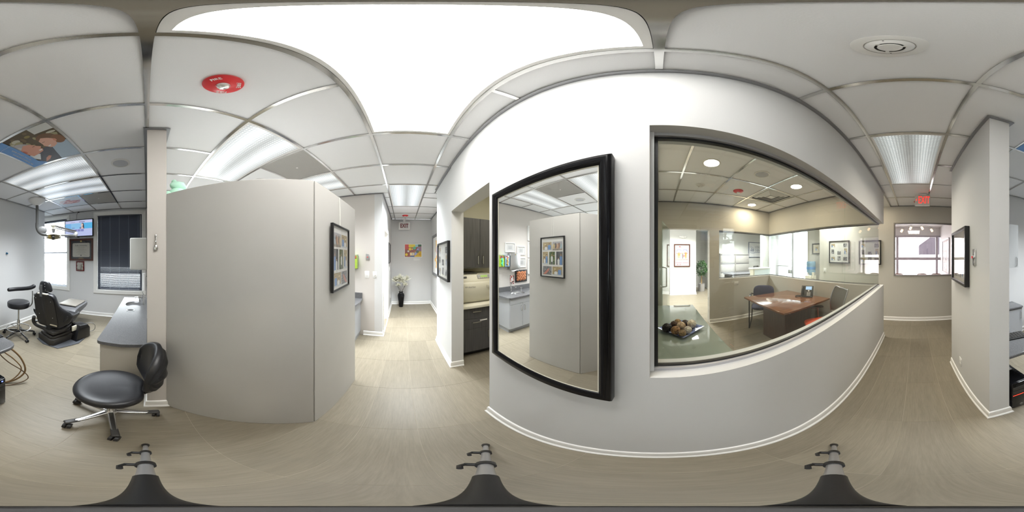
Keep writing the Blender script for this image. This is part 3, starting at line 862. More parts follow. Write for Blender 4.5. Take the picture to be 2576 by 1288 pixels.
# ================================================================== FRAMES
def framed(name, label, cat, loc, rz, w, h, depth, bar, fm, board=(.80, .79, .76), glassy=True, fd=0.0, group=None):
    """root on the wall plane, local -Y out into the room, Z centred"""
    t = thing(name, label, cat, loc, rz, group)
    MB().ring(w, h, bar, -depth, 0, bev=.0015).build('frame', fm, t, smooth=False)
    MB().box(-w/2+bar*.8, -depth*.45, -h/2+bar*.8, w/2-bar*.8, -.001, h/2-bar*.8).build('mount_board', mat('board %.2f %.2f %.2f' % board, board, .8), t, smooth=False)
    if glassy:
        MB().box(-w/2+bar*.9, -depth*.75, -h/2+bar*.9, w/2-bar*.9, -depth*.75+.0018, h/2-bar*.9).build('glass_pane', PGLASS, t, smooth=False)
    t['_y'] = -depth*.45
    return t
def photo(parent, cx, cz, w, h, y, kind, name='photo'):
    """a small printed photograph with its own paper thickness"""
    rnd = random.Random(int(cx*9999+cz*777+w*333))
    ph = MB().box(-w/2, -.0012, -h/2, w/2, 0, h/2).build(name, WHITEP, parent, smooth=False, loc=(cx, y, cz))
    p = PR(-.0013, .00005)
    g_ = lambda a, b, c: srgb(a, b, c)
    if kind == 'bw':
        p.rect(-w/2, -h/2, w/2, h/2, srgb(*[rnd.choice([90, 120, 150])]*3))
        for _ in range(9):
            v = rnd.choice([30, 60, 110, 170, 210]); p.ell(rnd.uniform(-w/2, w/2), rnd.uniform(-h/2, h/2), w*rnd.uniform(.08, .2), h*rnd.uniform(.08, .25), srgb(v, v, v+4), 12)
    elif kind == 'blur':
        for k in range(10):
            p.rect(-w/2, -h/2+h*k/10, w/2, -h/2+h*(k+1)/10, srgb(150+4*k, 140+5*k, 128+7*k))
        for k, c in enumerate([(170, 190, 200), (150, 120, 108), (205, 170, 140), (120, 110, 106), (210, 190, 150)]):
            p.ell(-w*.36+w*.18*k, -h*.05+h*.1*(k % 2), w*.13, h*.3, srgb(*c), 18)
    elif kind == 'rock':
        p.rect(-w/2, -h/2, w/2, h/2, srgb(120, 120, 122))
        for _ in range(40):
            v = rnd.choice([60, 90, 160, 190]); p.ell(rnd.uniform(-w/2, w/2), rnd.uniform(-h/2, h/2), w*.05, h*.04, srgb(v, v, v+3), 8)
        p.poly([(-w*.3, h*.28), (-w*.1, h*.22), (w*.2, -h*.15), (w*.45, -h*.5), (w*.12, -h*.42), (-w*.15, -.1*h)], srgb(205, 130, 112))
    else:
        bgs = {'clinic': (176, 158, 118), 'garden': (70, 92, 44), 'dark': (88, 90, 92)}
        p.rect(-w/2, -h/2, w/2, h/2, srgb(*bgs.get(kind, (170, 150, 120))))
        if kind == 'garden':
            for _ in range(30): p.ell(rnd.uniform(-w/2, w/2), rnd.uniform(-h/2, h/2), w*.09, h*.05, srgb(*rnd.choice([(52, 80, 34), (98, 128, 58), (150, 140, 80), (40, 52, 30)])), 8)
        if kind == 'clinic': p.ell(w*.24, h*.22, w*.08, h*.07, srgb(245, 225, 170), 12)
        n = 1 if kind == 'garden' else 2
        for k in range(n):
            x = 0 if n == 1 else (-w*.24 if k == 0 else w*.14); zt = h*.24 if k == 0 else h*.02
            coat = srgb(110, 150, 205) if (k == 0 and n == 2) else srgb(238, 238, 236)
            p.poly([(x-w*.15, -h/2), (x-w*.17, zt-h*.16), (x-w*.06, zt-h*.08), (x+w*.06, zt-h*.08), (x+w*.17, zt-h*.16), (x+w*.15, -h/2)], coat)
            if kind == 'garden': p.rect(x-w*.12, -h/2, x+w*.12, -h*.28, srgb(45, 45, 50))
            p.ell(x, zt, w*.07, h*.075, srgb(214, 165, 138), 14)
            p.ell(x, zt+h*.04, w*.075, h*.05, srgb(*rnd.choice([(70, 50, 36), (48, 40, 36), (150, 120, 80)])), 12)
        p.rect(-w/2, -h/2, w/2, -h*.40, srgb(205, 212, 218)) if kind == 'clinic' else None
    p.clip(-w/2, -h/2, w/2, h/2)
    p.build('image', ph)
    return ph
BLKF = mat('black frame lacquer', (.010, .010, .011), .3)
WHTF = mat('white frame', (.80, .80, .79), .35)
SILF = mat('grey silver frame', (.24, .24, .25), .35, metal=.6)
MAHO = mat('dark mahogany', (.075, .022, .012), .3, coat=.3)

# photo collage hung on the partition (front plane Y=-.475 facing +Y)
t = framed('photo_frame', 'black framed photo collage hung by a clear cord on the grey partition', 'picture frame', (-1.155, -.4725, 1.507), PI+R(1.5), .355, .475, .022, .012, BLKF, (.86, .85, .82))
y = t['_y']
for (cx, cz, w, h, k) in [(.075, .128, .135, .10, 'clinic'), (-.075, .128, .14, .10, 'blur'), (.105, -.012, .085, .15, 'clinic'), (.002, -.012, .085, .15, 'garden'), (-.105, -.012, .09, .15, 'dark'), (.075, -.158, .135, .10, 'rock'), (-.075, -.158, .14, .10, 'clinic')]:
    photo(t, cx, cz, w, h, y, k)
for s_ in (-.006, .010):
    MB().tube([(s_-.012, -.006, .237), (s_-.008, -.004, .36), (s_-.013, -.003, .478)], .0014, 6).build('hanging_cord', mat('clear cord', (.8, .8, .76), .3), t)

def collage(label, loc, rz, w, h, depth=.035):
    t = framed('photo_frame', label, 'picture frame', loc, rz, w, h, depth, .024, BLKF, (.82, .81, .77))
    y = t['_y']
    a = w-.06; b_ = h-.06
    spots = [(-.34, .32, .22, .18), (.34, .32, .22, .18), (-.36, .02, .16, .22), (.36, .02, .16, .30), (0, -.05, .20, .18), (0, -.32, .18, .22), (-.34, -.34, .22, .18), (.34, -.34, .22, .18)]
    for k, (cx, cz, ww, hh) in enumerate(spots): photo(t, cx*a, cz*b_, ww*a, hh*b_, y, 'bw' if k % 3 else 'clinic')
    p = PR(0, .00006)
    for k in range(6): p.rect(-.07*a, .40*b_-k*.05*b_, .07*a, .405*b_-k*.05*b_, (.3, .3, .3))
    p.build('caption', t, loc=(0, y-.0012, 0))
    return t
collage('black framed collage of staff photos by the doorway to the sterilizer room', (-2.15, .552, 1.455), 0, .59, .50)
collage('large black framed photo collage seen through the office glass beside the wall switch', (3.63, 1.82, 1.62), R(-90), .56, .56)
collage('black framed photo collage next to the glass corner, at the right of its twin', (3.63, 1.03, 1.60), R(-90), .53, .56)
t = framed('photo_frame', 'thick black framed certificate collage on the pillar wall beside the red button', 'picture frame', (1.53, -.445, 1.515), PI, .50, .515, .042, .024, BLKF, (.72, .71, .66))
y = t['_y']
for (cx, cz, w, h) in [(-.13, .10, .10, .14), (.0, .10, .10, .14), (.13, .10, .10, .14), (-.13, -.12, .10, .16), (.0, -.12, .10, .16), (.13, -.12, .10, .16)]: photo(t, cx, cz, w, h, y, 'bw' if cx < .1 else 'clinic')
t = framed('photo_frame', 'large pale nine photo panel on the lobby wall behind the corridor window', 'picture frame', (5.2, -1.0, 1.515), PI, 1.1, 1.1, .03, .03, SILF, (.66, .62, .62), False)
for a in (-.33, 0, .33):
    for c in (-.33, 0, .33): photo(t, a, c, .24, .26, t['_y'], 'bw')
t = framed('photo_frame', 'small dark frame with a cream mat above the water cooler', 'picture frame', (4.05, 2.80, 1.735), R(-90), .30, .33, .025, .035, BLKF, (.72, .66, .52))
photo(t, .02, .0, .10, .12, t['_y'], 'clinic')

# hallway artwork
t = framed('art_print', 'colourful abstract print of circles and blocks on the far hallway end wall', 'picture', (-5.0, .31, 1.685), R(90), .56, .43, .022, .012, WHTF, (.85, .84, .80), False)
p = PR(0, .00005); X, Z = .255, .19
p.rect(-X, -Z, X, Z, srgb(150, 92, 84))
for (x0, z0, x1, z1, c) in [(-X, .04, -.14, Z, (200, 82, 78)), (-.14, .10, .06, Z, (222, 200, 70)), (.06, .11, .15, Z, (160, 200, 205)), (.15, .13, X, Z, (58, 96, 70)), (.14, -.02, X, .12, (150, 120, 140)), (.04, -Z, X, -.02, (214, 176, 48)), (-.10, -.15, .03, -.06, (238, 214, 160)), (-.09, -Z, .04, -.155, (62, 92, 150)), (-X, -Z, -.1, -.06, (150, 78, 66))]:
    p.rect(x0, z0, x1, z1, srgb(*c))
p.poly([(.03, -.10), (.14, .08), (.17, .04), (.12, -.10), (.06, -.16)], srgb(150, 165, 215))
for (x, z, r_, c) in [(-.10, .045, .042, (232, 196, 54)), (-.205, -.12, .040, (236, 208, 60)), (.04, .08, .046, (98, 176, 140)), (-.03, .045, .02, (240, 226, 130)), (.13, -.03, .045, (98, 110, 92)), (-.15, -.02, .03, (222, 214, 206)), (-.02, -.10, .022, (170, 190, 220))]:
    p.ell(x, z, r_, r_, srgb(*c), 24)
p.build('print', t, loc=(0, t['_y'], 0))
text('8', .07, mat('red ink', srgb(190, 60, 50), .5), t, (.20, t['_y']-.012, -.12))
text('6', .05, mat('red ink', srgb(190, 60, 50), .5), t, (.07, t['_y']-.012, -.04))
t = thing('wall_plate', 'small white relief plate under the abstract print', 'plaque', (-5.0, .42, 1.415), R(90))
MB().box(-.10, -.008, -.035, .10, 0, .035, .002).build('plate', WHTF, t)
b = MB()
for k in range(5): b.ring(.026, .045, .004, -.010, -.008, cx=-.07+.035*k)
b.build('relief', WALL, t, smooth=False)
t = framed('art_print', 'tall grey framed orange watercolour in the hallway recess', 'picture', (-4.0, .86, 1.54), 0, 1.2, 1.1, .03, .07, SILF, (.84, .84, .82), False)
p = PR(0, .00005); random.seed(8)
for _ in range(70):
    p.ell(random.gauss(.12, .12), random.gauss(.02, .17), random.uniform(.03, .08), random.uniform(.03, .1), srgb(*random.choice([(245, 178, 60), (236, 140, 50), (250, 205, 110), (225, 110, 50), (240, 225, 190), (210, 190, 200)])), 12, rot=random.uniform(0, 3))
p.clip(-.4, -.38, .4, .38); p.build('print', t, loc=(0, t['_y'], 0))
t = framed('photo_frame', 'thin black frame edge on along the narrow left hallway wall', 'picture frame', (-4.05, -.36, 1.59), PI, .50, .50, .03, .022, BLKF, (.78, .77, .74))
photo(t, 0, 0, .30, .30, t['_y'], 'bw')

# framed things on the west treatment wall (X=-2.82, facing +X)
wx = -2.82
for (lab, yc, zc, w, h) in [('upper white framed certificate above the steel towel dispenser', -1.13, 1.706, .27, .21), ('white framed certificate at the upper right of the towel dispenser', -1.447, 1.645, .25, .20), ('white framed certificate right beside the steel towel dispenser', -1.47, 1.37, .24, .22)]:
    t = framed('certificate_frame', lab, 'picture frame', (wx, yc, zc), R(90), w, h, .018, .016, WHTF, (.84, .83, .80))
    p = PR(0, .00006); p.rect(-w*.27, -h*.24, w*.27, h*.24, srgb(205, 208, 212)); p.rect(-w*.24, -h*.2, w*.24, h*.2, srgb(230, 230, 228))
    for k in range(5): p.rect(-w*.18, -h*.14+k*h*.065, w*.18, -h*.14+k*h*.065+.004, srgb(120, 125, 132))
    p.build('certificate', t, loc=(0, t['_y'], 0))
for k, lab in enumerate(['lowest of three white wall frames in a column beside the copper relief', 'middle of three white wall frames in a column beside the copper relief', 'topmost of three white wall frames in a column beside the copper relief']):
    framed('certificate_frame', lab, 'picture frame', (wx, -1.80, 1.27+.40*k), R(90), .30, .36, .025, .02, WHTF, (.83, .82, .78))
COPPER = mat('hammered copper', (.42, .16, .075), .45, metal=.6, noise=.35, nscale=(30, 30, 30))
t = thing('copper_relief', 'hammered copper relief on a black board above the corner sink', 'wall art', (wx, -1.45, 1.06), R(90))
MB().box(-.18, -.018, -.14, .18, 0, .14, .004).build('board', BLACKM, t)
def cop(u, v):
    x = -.14+.28*u; z = -.105+.21*v
    e = min(u, 1-u, v, 1-v)
    return (x+.008*math.sin(23*v+5*u), -.020-.012*min(1, e*9)*(.7+.3*math.sin(31*u+9*v)*math.cos(27*v)), z+.008*math.sin(19*u))
b = MB(); b.surf(cop, 26, 20); b.build('relief', COPPER, t)
t = thing('wall_card', 'small red and white patterned card between towel dispenser and sink tap', 'card', (wx, -1.185, 1.0), R(90))
MB().box(-.055, -.004, -.10, .055, 0, .10).build('card', WHITEP, t, smooth=False)
p = PR(0, .00006); random.seed(4)
for i in range(6):
    for j in range(10): p.rect(-.055+i*.0183, -.1+j*.02, -.055+(i+1)*.0183, -.08+j*.02, srgb(*random.choice([(60, 30, 30), (190, 60, 60), (240, 220, 210), (220, 170, 160), (40, 40, 48)])))
p.rect(-.03, -.03, .03, .04, srgb(240, 240, 238)); p.build('print', t, loc=(0, -.004, 0))

def glove_box(lab, yc, zc, c1, c2, c3):
    t = thing('glove_dispenser', lab, 'dispenser', (wx, yc, zc), R(90))
    w, h, d = .125, .25, .10
    b = MB().box(-w/2, -.004, -h/2, w/2, 0, h/2).box(-w/2, -d, -h/2, w/2, 0, -h/2+.004).box(-w/2, -d, -h/2, -w/2+.003, 0, h/2).box(w/2-.003, -d, -h/2, w/2, 0, h/2)
    b.build('acrylic_holder', glass('clear acrylic', (.93, .96, .95)), t, smooth=False)
    MB().box(-w/2+.006, -d+.004, -h/2+.006, w/2-.006, -.006, h/2-.014).build('carton', c1, t, smooth=False)
    p = PR(0, .00006); p.rect(-w/2+.008, h/2-.075, w/2-.008, h/2-.018, c2)
    random.seed(2)
    for _ in range(14): p.ell(random.uniform(-.04, .04), random.uniform(.058, .10), .010, .010, srgb(*random.choice([(190, 60, 90), (220, 150, 40), (90, 60, 120), (200, 90, 60)])), 10)
    p.build('carton_print', t, loc=(0, -d+.0036, 0))
    b = MB()
    for k in range(6): b.sphere((.008*math.sin(k*2), -d-.008, .045-.026*k), .021, (1.0, .8, .9), 10)
    b.build('glove', c3, t)
    return t
LIME = mat('lime carton', srgb(178, 205, 70), .4); TEALG = mat('mint glove', srgb(85, 205, 165), .5); BLUEC = mat('blue carton', srgb(150, 185, 215), .4); TANG = mat('tan mask', srgb(190, 160, 100), .6)
glove_box('lime green glove box with mint gloves in a wall holder', -.855, 1.42, LIME, srgb(120, 90, 60), TEALG)
glove_box('pale blue mask box in a wall holder beside the green glove box', -.99, 1.42, BLUEC, srgb(205, 215, 225), TANG)
t = thing('towel_dispenser', 'brushed steel paper towel dispenser over the corner sink', 'dispenser', (wx, -1.205, 1.405), R(90))
MB().box(-.14, -.10, -.17, .14, 0, .17, .008).build('cabinet', STEEL, t)
MB().box(-.137, -.104, -.15, .137, -.099, .168, .003).build('door_front', STEEL, t)
MB().cyl((0, -.108, .145), (0, -.100, .145), .010, .010, 12).build('lock', mat('brass', (.6, .45, .15), .3, metal=1), t)
def tow(u, v): return (-.10+.2*u, -.06-.05*v*(1-.5*abs(u-.5)), -.17-.035*v+.01*math.sin(6*u))
b = MB(); b.surf(tow, 10, 5); b.build('paper_towel', WHITEP, t)

# switches and plates
def switch(name, label, loc, rz, w, h, kind):
    t = thing(name, label, 'switch' if kind != 'outlet' else 'outlet', loc, rz)
    m = {'button': STEEL}.get(kind, WHITEP)
    MB().box(-w/2, -.006, -h/2, w/2, 0, h/2, .002).build('plate', m, t)
    if kind == 'rocker': MB().box(-.016, -.010, -.033, .016, -.005, .033, .002).build('rocker', WHITEP, t)
    if kind == 'dial':
        MB().cyl((0, -.022, 0), (0, -.004, 0), .016, .018, 20).build('dial', WHITEP, t)
    if kind == 'button':
        MB().cyl((0, -.020, 0), (0, -.005, 0), .012, .013, 16).build('collar', STEEL, t)
        MB().cyl((0, -.026, 0), (0, -.019, 0), .010, .010, 16).build('button', RED, t)
        for s_ in (-1, 1): MB().cyl((0, -.008, s_*h*.36), (0, -.005, s_*h*.36), .004, .004, 8).build('screw', GREYM, t)
    if kind == 'outlet':
        for s_ in (-1, 1):
            if w > h: MB().box(s_*.022-.014, -.009, -.017, s_*.022+.014, -.005, .017, .003).build('socket', WHITEP, t)
            else: MB().box(-.017, -.009, s_*.022-.014, .017, -.005, s_*.022+.014, .003).build('socket', WHITEP, t)
    return t
switch('push_button', 'steel plate with a red button on the pillar wall by the black frame', (1.16, -.445, 1.51), PI, .062, .125, 'button')
switch('push_button', 'steel plate with a red button above the white light switch', (wx, -.62, 1.50), R(90), .07, .115, 'button')
switch('light_switch', 'white rocker light switch below the red button plate', (wx, -.635, 1.19), R(90), .08, .125, 'rocker')
switch('dimmer_switch', 'white round dimmer knob on a plate at the wall corner', (wx, -.495, 1.19), R(90), .07, .115, 'dial')
switch('wall_outlet', 'white wall outlet low on the pillar wall', (1.545, -.445, .305), PI, .07, .115, 'outlet')
switch('wall_outlet', 'beige wall outlet under the back window of the glazed office', (1.70, 3.31, .90), 0, .115, .07, 'outlet')
switch('light_switch', 'white switch on the wall right of the water cooler', (3.63, 2.24, 1.15), R(-90), .075, .12, 'rocker')
switch('light_switch', 'white switch under the thin black hallway frame', (-4.3, -.36, 1.18), PI, .075, .12, 'rocker')
switch('wall_outlet', 'white outlet low on the far hallway wall near the vase', (-4.6, -.36, .36), PI, .07, .115, 'outlet')
switch('thermostat', 'small white square sensor on the wall right of the frosted cabinet', (2.45, -1.68, 1.56), R(-90), .075, .075, 'rocker')
t = thing('wall_fitting', 'small blue gas fitting on the grey wall behind the armed stool', 'fitting', (2.45, -2.10, 1.57), R(-90))
MB().cyl((0, -.03, 0), (0, 0, 0), .016, .022, 14).build('cap', mat('blue plastic', srgb(40, 90, 120), .35), t)

# exit signs
t = thing('exit_sign', 'white framed EXIT sign with dark red letters at the far hallway end', 'exit sign', (-4.84, .035, 2.42), R(90))
MB().box(-.165, -.03, -.11, .165, .03, .11, .006).build('case', WHITEP, t)
MB().box(-.125, -.032, -.085, .125, -.029, .085).build('face', mat('grey sign face', (.5, .5, .49), .4), t, smooth=False)
text('EXIT', .165, mat('dark red letter', (.17, .015, .02), .5), t, (0, -.0335, -.002), sx=.70, bold=.004)
MB().box(-.03, -.02, .11, .03, .02, .246).build('mount', WHITEP, t)
t = thing('exit_sign', 'lit red EXIT sign with an arrow hanging in the corridor by the lobby window', 'exit sign', (2.87, -.13, 2.535), R(-90))
MB().box(-.135, -.022, -.105, .135, .022, .105, .012).build('case', mat('clear edge lit acrylic', (.72, .70, .66), .15), t)
MB().box(-.07, -.03, .105, .07, .03, .133, .004).build('mount', WHITEP, t)
REDG = mat('red glowing letter', (.6, .02, .02), .4, emit=(1, .045, .03), estr=1.15)
text('EXIT', .20, REDG, t, (.026, -.0235, 0), sx=.50, bold=.002)
text('<', .085, REDG, t, (-.108, -.0235, 0), sx=.5, bold=.002)
t = thing('exit_sign', 'lit red EXIT sign hanging by the bright entrance doors', 'exit sign', (4.1, 3.45, 2.42), R(-70))
MB().box(-.15, -.02, -.10, .15, .02, .10, .01).build('case', mat('clear edge lit acrylic', (.72, .70, .66), .15), t)
MB().box(-.05, -.02, .10, .05, .02, .247).build('mount', WHITEP, t)
text('EXIT', .18, REDG, t, (0, -.0215, 0), sx=.58, bold=.002)
# ================================================================== WALL MIRROR
mx0, mx1, mz0, mz1 = -.835, -.152, .861, 1.908
t = thing('wall_mirror', 'large mirror in a glossy black rounded frame on the white corridor wall', 'mirror', ((mx0+mx1)/2, .545, (mz0+mz1)/2), 0)
w, h = mx1-mx0, mz1-mz0
b = MB()
prof = [(0, -.002), (0, -.034), (.006, -.042), (.016, -.045), (.034, -.041), (.047, -.030), (.052, -.024), (.052, -.002)]   # (inward, depth)
cor = [(-1, -1), (1, -1), (1, 1), (-1, 1)]
rows = []
for (sx, sz) in cor:
    rows.append([b.bm.verts.new((sx*(w/2-p), d, sz*(h/2-p*.85))) for p, d in prof])
for k in range(4):
    A = rows[k]; B = rows[(k+1) % 4]
    for i in range(len(prof)):
        j = (i+1) % len(prof)
        b.bm.faces.new((A[i], A[j], B[j], B[i]))
bmesh.ops.recalc_face_normals(b.bm, faces=b.bm.faces)
b.build('frame', BLACK, t)
MB().ring(w-.098, h-.084, .004, -.0275, -.020).build('inner_lip', CREAMP, t, smooth=False)
MB().box(-w/2+.050, -.0260, -h/2+.043, w/2-.050, -.003, h/2-.043).build('mirror_glass', MIRROR, t, smooth=False)

# ================================================================== OFFICE GLAZING
ALU = mat('pale grey aluminium channel', (.52, .52, .54), .35, metal=.5)
GASK = mat('black gasket', (.008, .008, .009), .45)
GP = mat('white painted stop', (.72, .72, .72), .4)
def glazing(name, label, pts, horiz, z0, z1, gl):
    """frameless panes: pts = list of pane intervals along the axis; horiz: 'x' (plane y) or 'y' (plane x)"""
    axis, c = horiz
    t = thing(name, label, 'glass wall', (0, 0, 0))
    a0, a1 = pts[0][0], pts[-1][1]
    def bx(m, a, b, z_0, z_1, d0, d1):
        if axis == 'x': m.box(a, c+d0, z_0, b, c+d1, z_1)
        else: m.box(c+d0, a, z_0, c+d1, b, z_1)
        return m
    bx(MB(), a0, a1, z0, z0+.016, -.022, -.009).build('stop', ALU, t, smooth=False)
    bx(MB(), a0, a1, z1-.018, z1, -.022, -.009).build('stop', ALU, t, smooth=False)
    bx(MB(), a0, a1, z0, z0+.016, .009, .022).build('stop', ALU, t, smooth=False)
    bx(MB(), a0, a1, z1-.018, z1, .009, .022).build('stop', ALU, t, smooth=False)
    for (p_, q_) in ((z0, z0+.022), (z1-.030, z1)): bx(MB(), a0, a1, p_, q_, -.009, .009).build('gasket', GASK, t, smooth=False)
    for (p, q_) in pts:
        bx(MB(), p, q_, z0+.012, z1-.012, -.005, .005).build('glass_pane', gl, t, smooth=False)
    return t, bx
t, bx = glazing('office_glazing', 'large frameless glass wall of the office facing the corridor', [(-.022, 1.343), (1.346, 2.712)], ('x', .62), SILL, HEAD, GLASS)
bx(MB(), -.032, -.018, SILL, HEAD, -.030, .030).build('stop', GP, t, smooth=False)
bx(MB(), -.018, -.004, SILL, HEAD, -.011, .011).build('gasket', GASK, t, smooth=False)
t, bx = glazing('office_glazing', 'glass side wall of the office toward the entrance doors', [(.632, 2.0), (2.003, 3.372)], ('y', 2.72), SILL, HEAD, GLASS)
t, bx = glazing('office_glazing', 'glass back wall of the office toward the filing cabinets', [(1.285, 2.712)], ('x', 3.38), SILL, HEAD, GLASS)
# glass door standing open
t = thing('glass_door', 'frameless glass door with a chrome pull handle standing open in the office', 'door', (.205, 3.36, 0), R(-100.5))
MB().box(0, -.006, .012, .84, .006, 2.07).build('glass_pane', GLASSG, t, smooth=False)
for z in (.0, 2.06): MB().box(.0, -.014, z, .10, .014, z+.022, .002).build('patch_hinge', STEEL, t, smooth=False)
for s_ in (-1, 1):
    MB().tube([(.775, 0, 1.02), (.775, s_*.05, 1.03), (.775, s_*.055, 1.06), (.775, s_*.055, 1.30), (.775, s_*.05, 1.33), (.775, 0, 1.34)], .010, 10, 4).build('pull_handle', CHROME, t)

# window in the corridor end wall
t = thing('lobby_window', 'fixed window in the corridor end wall with a grey metal frame and rosy glare', 'window', (3.63, -.235, 1.669), R(-90))
MB().ring(1.43, 1.212, .022, -.010, .14).build('frame', mat('taupe window frame', (.32, .30, .27), .45), t, smooth=False)
MB().ring(1.386, 1.168, .008, .0, .02).build('gasket', GASK, t, smooth=False)
MB().box(-.69, .008, -.582, .69, .014, .582).build('glass_pane', GLASSP, t, smooth=False)

# lobby beyond: window wall, chairs, track light
LAV = mat('lavender aluminium', (.36, .34, .38), .45)
t = thing('lobby_window_wall', 'window wall of the lobby with lavender mullions and a wide middle rail', 'window', (6.42, .56, 0), R(-90))
for yl, ww in ((-.14, .09), (1.42, .09), (-1.0, .09)): MB().box(-yl-ww/2, -.04, .35, -yl+ww/2, .05, 2.33).build('mullion', LAV, t, smooth=False) if False else MB().box(yl-ww/2, -.04, .35, yl+ww/2, .05, 2.33).build('mullion', LAV, t, smooth=False)
for z0, z1 in ((1.36, 1.47), (2.26, 2.33), (.35, .43)): MB().box(-1.56, -.03, z0, 1.56, .04, z1).build('rail', LAV, t, smooth=False)
for (a, b_) in ((-1.56, -1.045), (-.955, -.185), (-.095, 1.375), (1.465, 1.56)): MB().box(a, .0, .43, b_, .006, 2.26).build('glass_pane', GLASS, t, smooth=False)
CHB = mat('brown chair back', (.22, .15, .12), .6)
c0 = None
for k, yy in enumerate((.60, -.24, -.755)):
    lab = ['leftmost brown chair back along the lobby windows', 'middle brown chair back along the lobby windows', 'rightmost brown chair back along the lobby windows, by the photo panel'][k]
    if c0 is None:
        c0 = thing('lobby_chair', lab, 'chair', (6.05, yy, 0), R(90), 'lobby chairs')
        MB().box(-.24, -.22, .42, .24, .22, .48, .02).build('seat', CHB, c0)
        def bk(u, v):
            a = 2*PI*u
            x = .20*math.copysign(abs(math.cos(a))**.5, math.cos(a)); z = .71+.185*math.copysign(abs(math.sin(a))**.6, math.sin(a))
            s_ = math.sin(PI*min(max(v, 0), 1)); k_ = .001+abs(s_)**.35
            return (x*k_,   .22+.03*(v*2-1)+.04*(z-.71), .71+(z-.71)*k_)
        b = MB(); b.surf(bk, 28, 8, cu=True); b.build('backrest', CHB, c0)
        for sx in (-.2, .2):
            for sy in (-.18, .2): MB().cyl((sx, sy, 0), (sx, sy, .43 if sy < 0 else .62), .012, n=8).build('leg', BLACKM, c0)
    else: clone_tree(c0, loc=(6.05, yy, 0), label=lab)
t = thing('track_light', 'four warm spot lamps on a bent bar in the lobby behind the window', 'ceiling light', (5.0, -.02, 2.667), 0)
MB().cyl((0, 0, -.025), (0, 0, 0), .05, .055, 20).cyl((0, 0, -.14), (0, 0, -.02), .008, n=8).build('canopy', STEEL, t)
MB().tube([(.03, .45, -.27), (0, .20, -.20), (0, 0, -.14), (0, -.25, -.19), (-.03, -.52, -.25)], .007, 8, 4).build('bar', STEEL, t)
GLOW = mat('spot lamp glow', (.9, .85, .7), .4, emit=(1.0, .72, .42), estr=2.2)
for k, (yy, zz) in enumerate(((.40, -.255), (.13, -.18), (-.17, -.175), (-.46, -.24))):
    dx = (.04 if k < 2 else -.04)
    MB().cyl((0, yy, zz-.055), (0, yy, zz), .006, n=8).cyl((0, yy, zz-.075), (-.02, yy+dx*.5, zz-.04), .032, .026, 14).build('lamp_holder', STEEL, t)
    MB().cyl((-.03, yy+dx*1.2, zz-.15), (-.005, yy+dx*.2, zz-.07), .034, .034, 14).build('lamp_shade', GLOW, t)

# ================================================================== OFFICE FURNITURE
t = thing('desk', 'reddish walnut desk with a glossy top in the glazed office', 'desk', (2.03, 2.05, 0), R(-2.5))
MB().box(-.545, -.555, .712, .545, .555, .742, .004).build('desktop', WOOD, t)
MB().box(-.30, -.30, 0, .32, .28, .712, .002).build('pedestal', WOODD, t, smooth=False)
MB().box(-.28, -.308, .03, .30, -.30, .66, .001).build('pedestal_door', WOODD, t, smooth=False)
MB().cyl((-.21, -.320, .60), (-.21, -.307, .60), .013, n=14).build('lock', STEEL, t)
MB().box(.34, .10, 0, .50, .50, .712, .002).build('side_panel', WOODD, t, smooth=False)
# desk phone
t = thing('desk_phone', 'charcoal office telephone with a lit screen on the walnut desk', 'telephone', (2.37, 1.86, .742), R(-62))
DG = mat('charcoal phone plastic', (.035, .035, .033), .4)
m4 = Matrix.Rotation(R(-32), 4, 'X')
MB().box(-.115, -.01, .01, .115, .012, .235, .008, mtx=Matrix.Translation((0, .0, 0)) @ m4).build('body', DG, t)
MB().box(-.10, -.02, 0, .10, .15, .02, .005).build('stand', DG, t)
def onface(x, z, y=-.012): return tuple(m4 @ Vector((x, y, z)))
b = MB().tube([onface(-.082, .04, -.03), onface(-.085, .12, -.045), onface(-.082, .20, -.03)], .021, 12, 5); b.build('handset', DG, t)
MB().box(-.03, -.015, .15, .085, -.009, .215, mtx=m4).build('screen', mat('phone screen', (.2, .3, .4), .2, emit=(.42, .6, .85), estr=.9), t, smooth=False)
b = MB()
for i in range(3):
    for j in range(4): b.box(.0+i*.024, -.014, .028+j*.019, .016+i*.024, -.009, .040+j*.019, mtx=m4)
b.build('keypad', GREYM, t, smooth=False)
MB().cyl(onface(.03, .128, -.009), onface(.03, .128, -.016), .014, n=16).build('navigation_key', STEEL, t)
MB().tube([(-.11, -.02, .02), (-.17, -.03, .012), (-.22, .02, .010), (-.19, .07, .010), (-.12, .06, .012), (-.10, .02, .02)], .007, 8, 5).build('cord', BLACKM, t)

# blue visitor chair: black cantilever tube frame
NAVY = mat('slate blue fabric', (.060, .062, .105), .85, bump=.2, bscale=400, space='Object')
t = thing('visitor_chair', 'slate blue upholstered visitor chair with black tube legs behind the desk', 'chair', (2.05, 2.75, 0), R(-38))
# local: forward = -Y
def pad(cx, cy, cz, wx_, wy_, wz_, ex=.35, n=24, tilt=0.0):
    mt = Matrix.Translation((cx, cy, cz)) @ Matrix.Rotation(tilt, 4, 'X')
    def f(u, v):
        a = 2*PI*u; b_ = PI*(v-.5)
        sg = lambda q_, e: math.copysign(abs(q_)**e, q_)
        return mt @ Vector((wx_*sg(math.cos(b_), ex)*sg(math.cos(a), ex), wy_*sg(math.cos(b_), ex)*sg(math.sin(a), ex), wz_*sg(math.sin(b_), .8)))
    b = MB(); b.surf(f, n, 12, cu=True)
    bmesh.ops.remove_doubles(b.bm, verts=b.bm.verts, dist=1e-4); bmesh.ops.recalc_face_normals(b.bm, faces=b.bm.faces)
    return b
pad(0, -.02, .445, .245, .235, .045, .5).build('seat', NAVY, t)
pad(0, .235, .665, .235, .19, .030, .55, tilt=R(80)).build('backrest', NAVY, t)
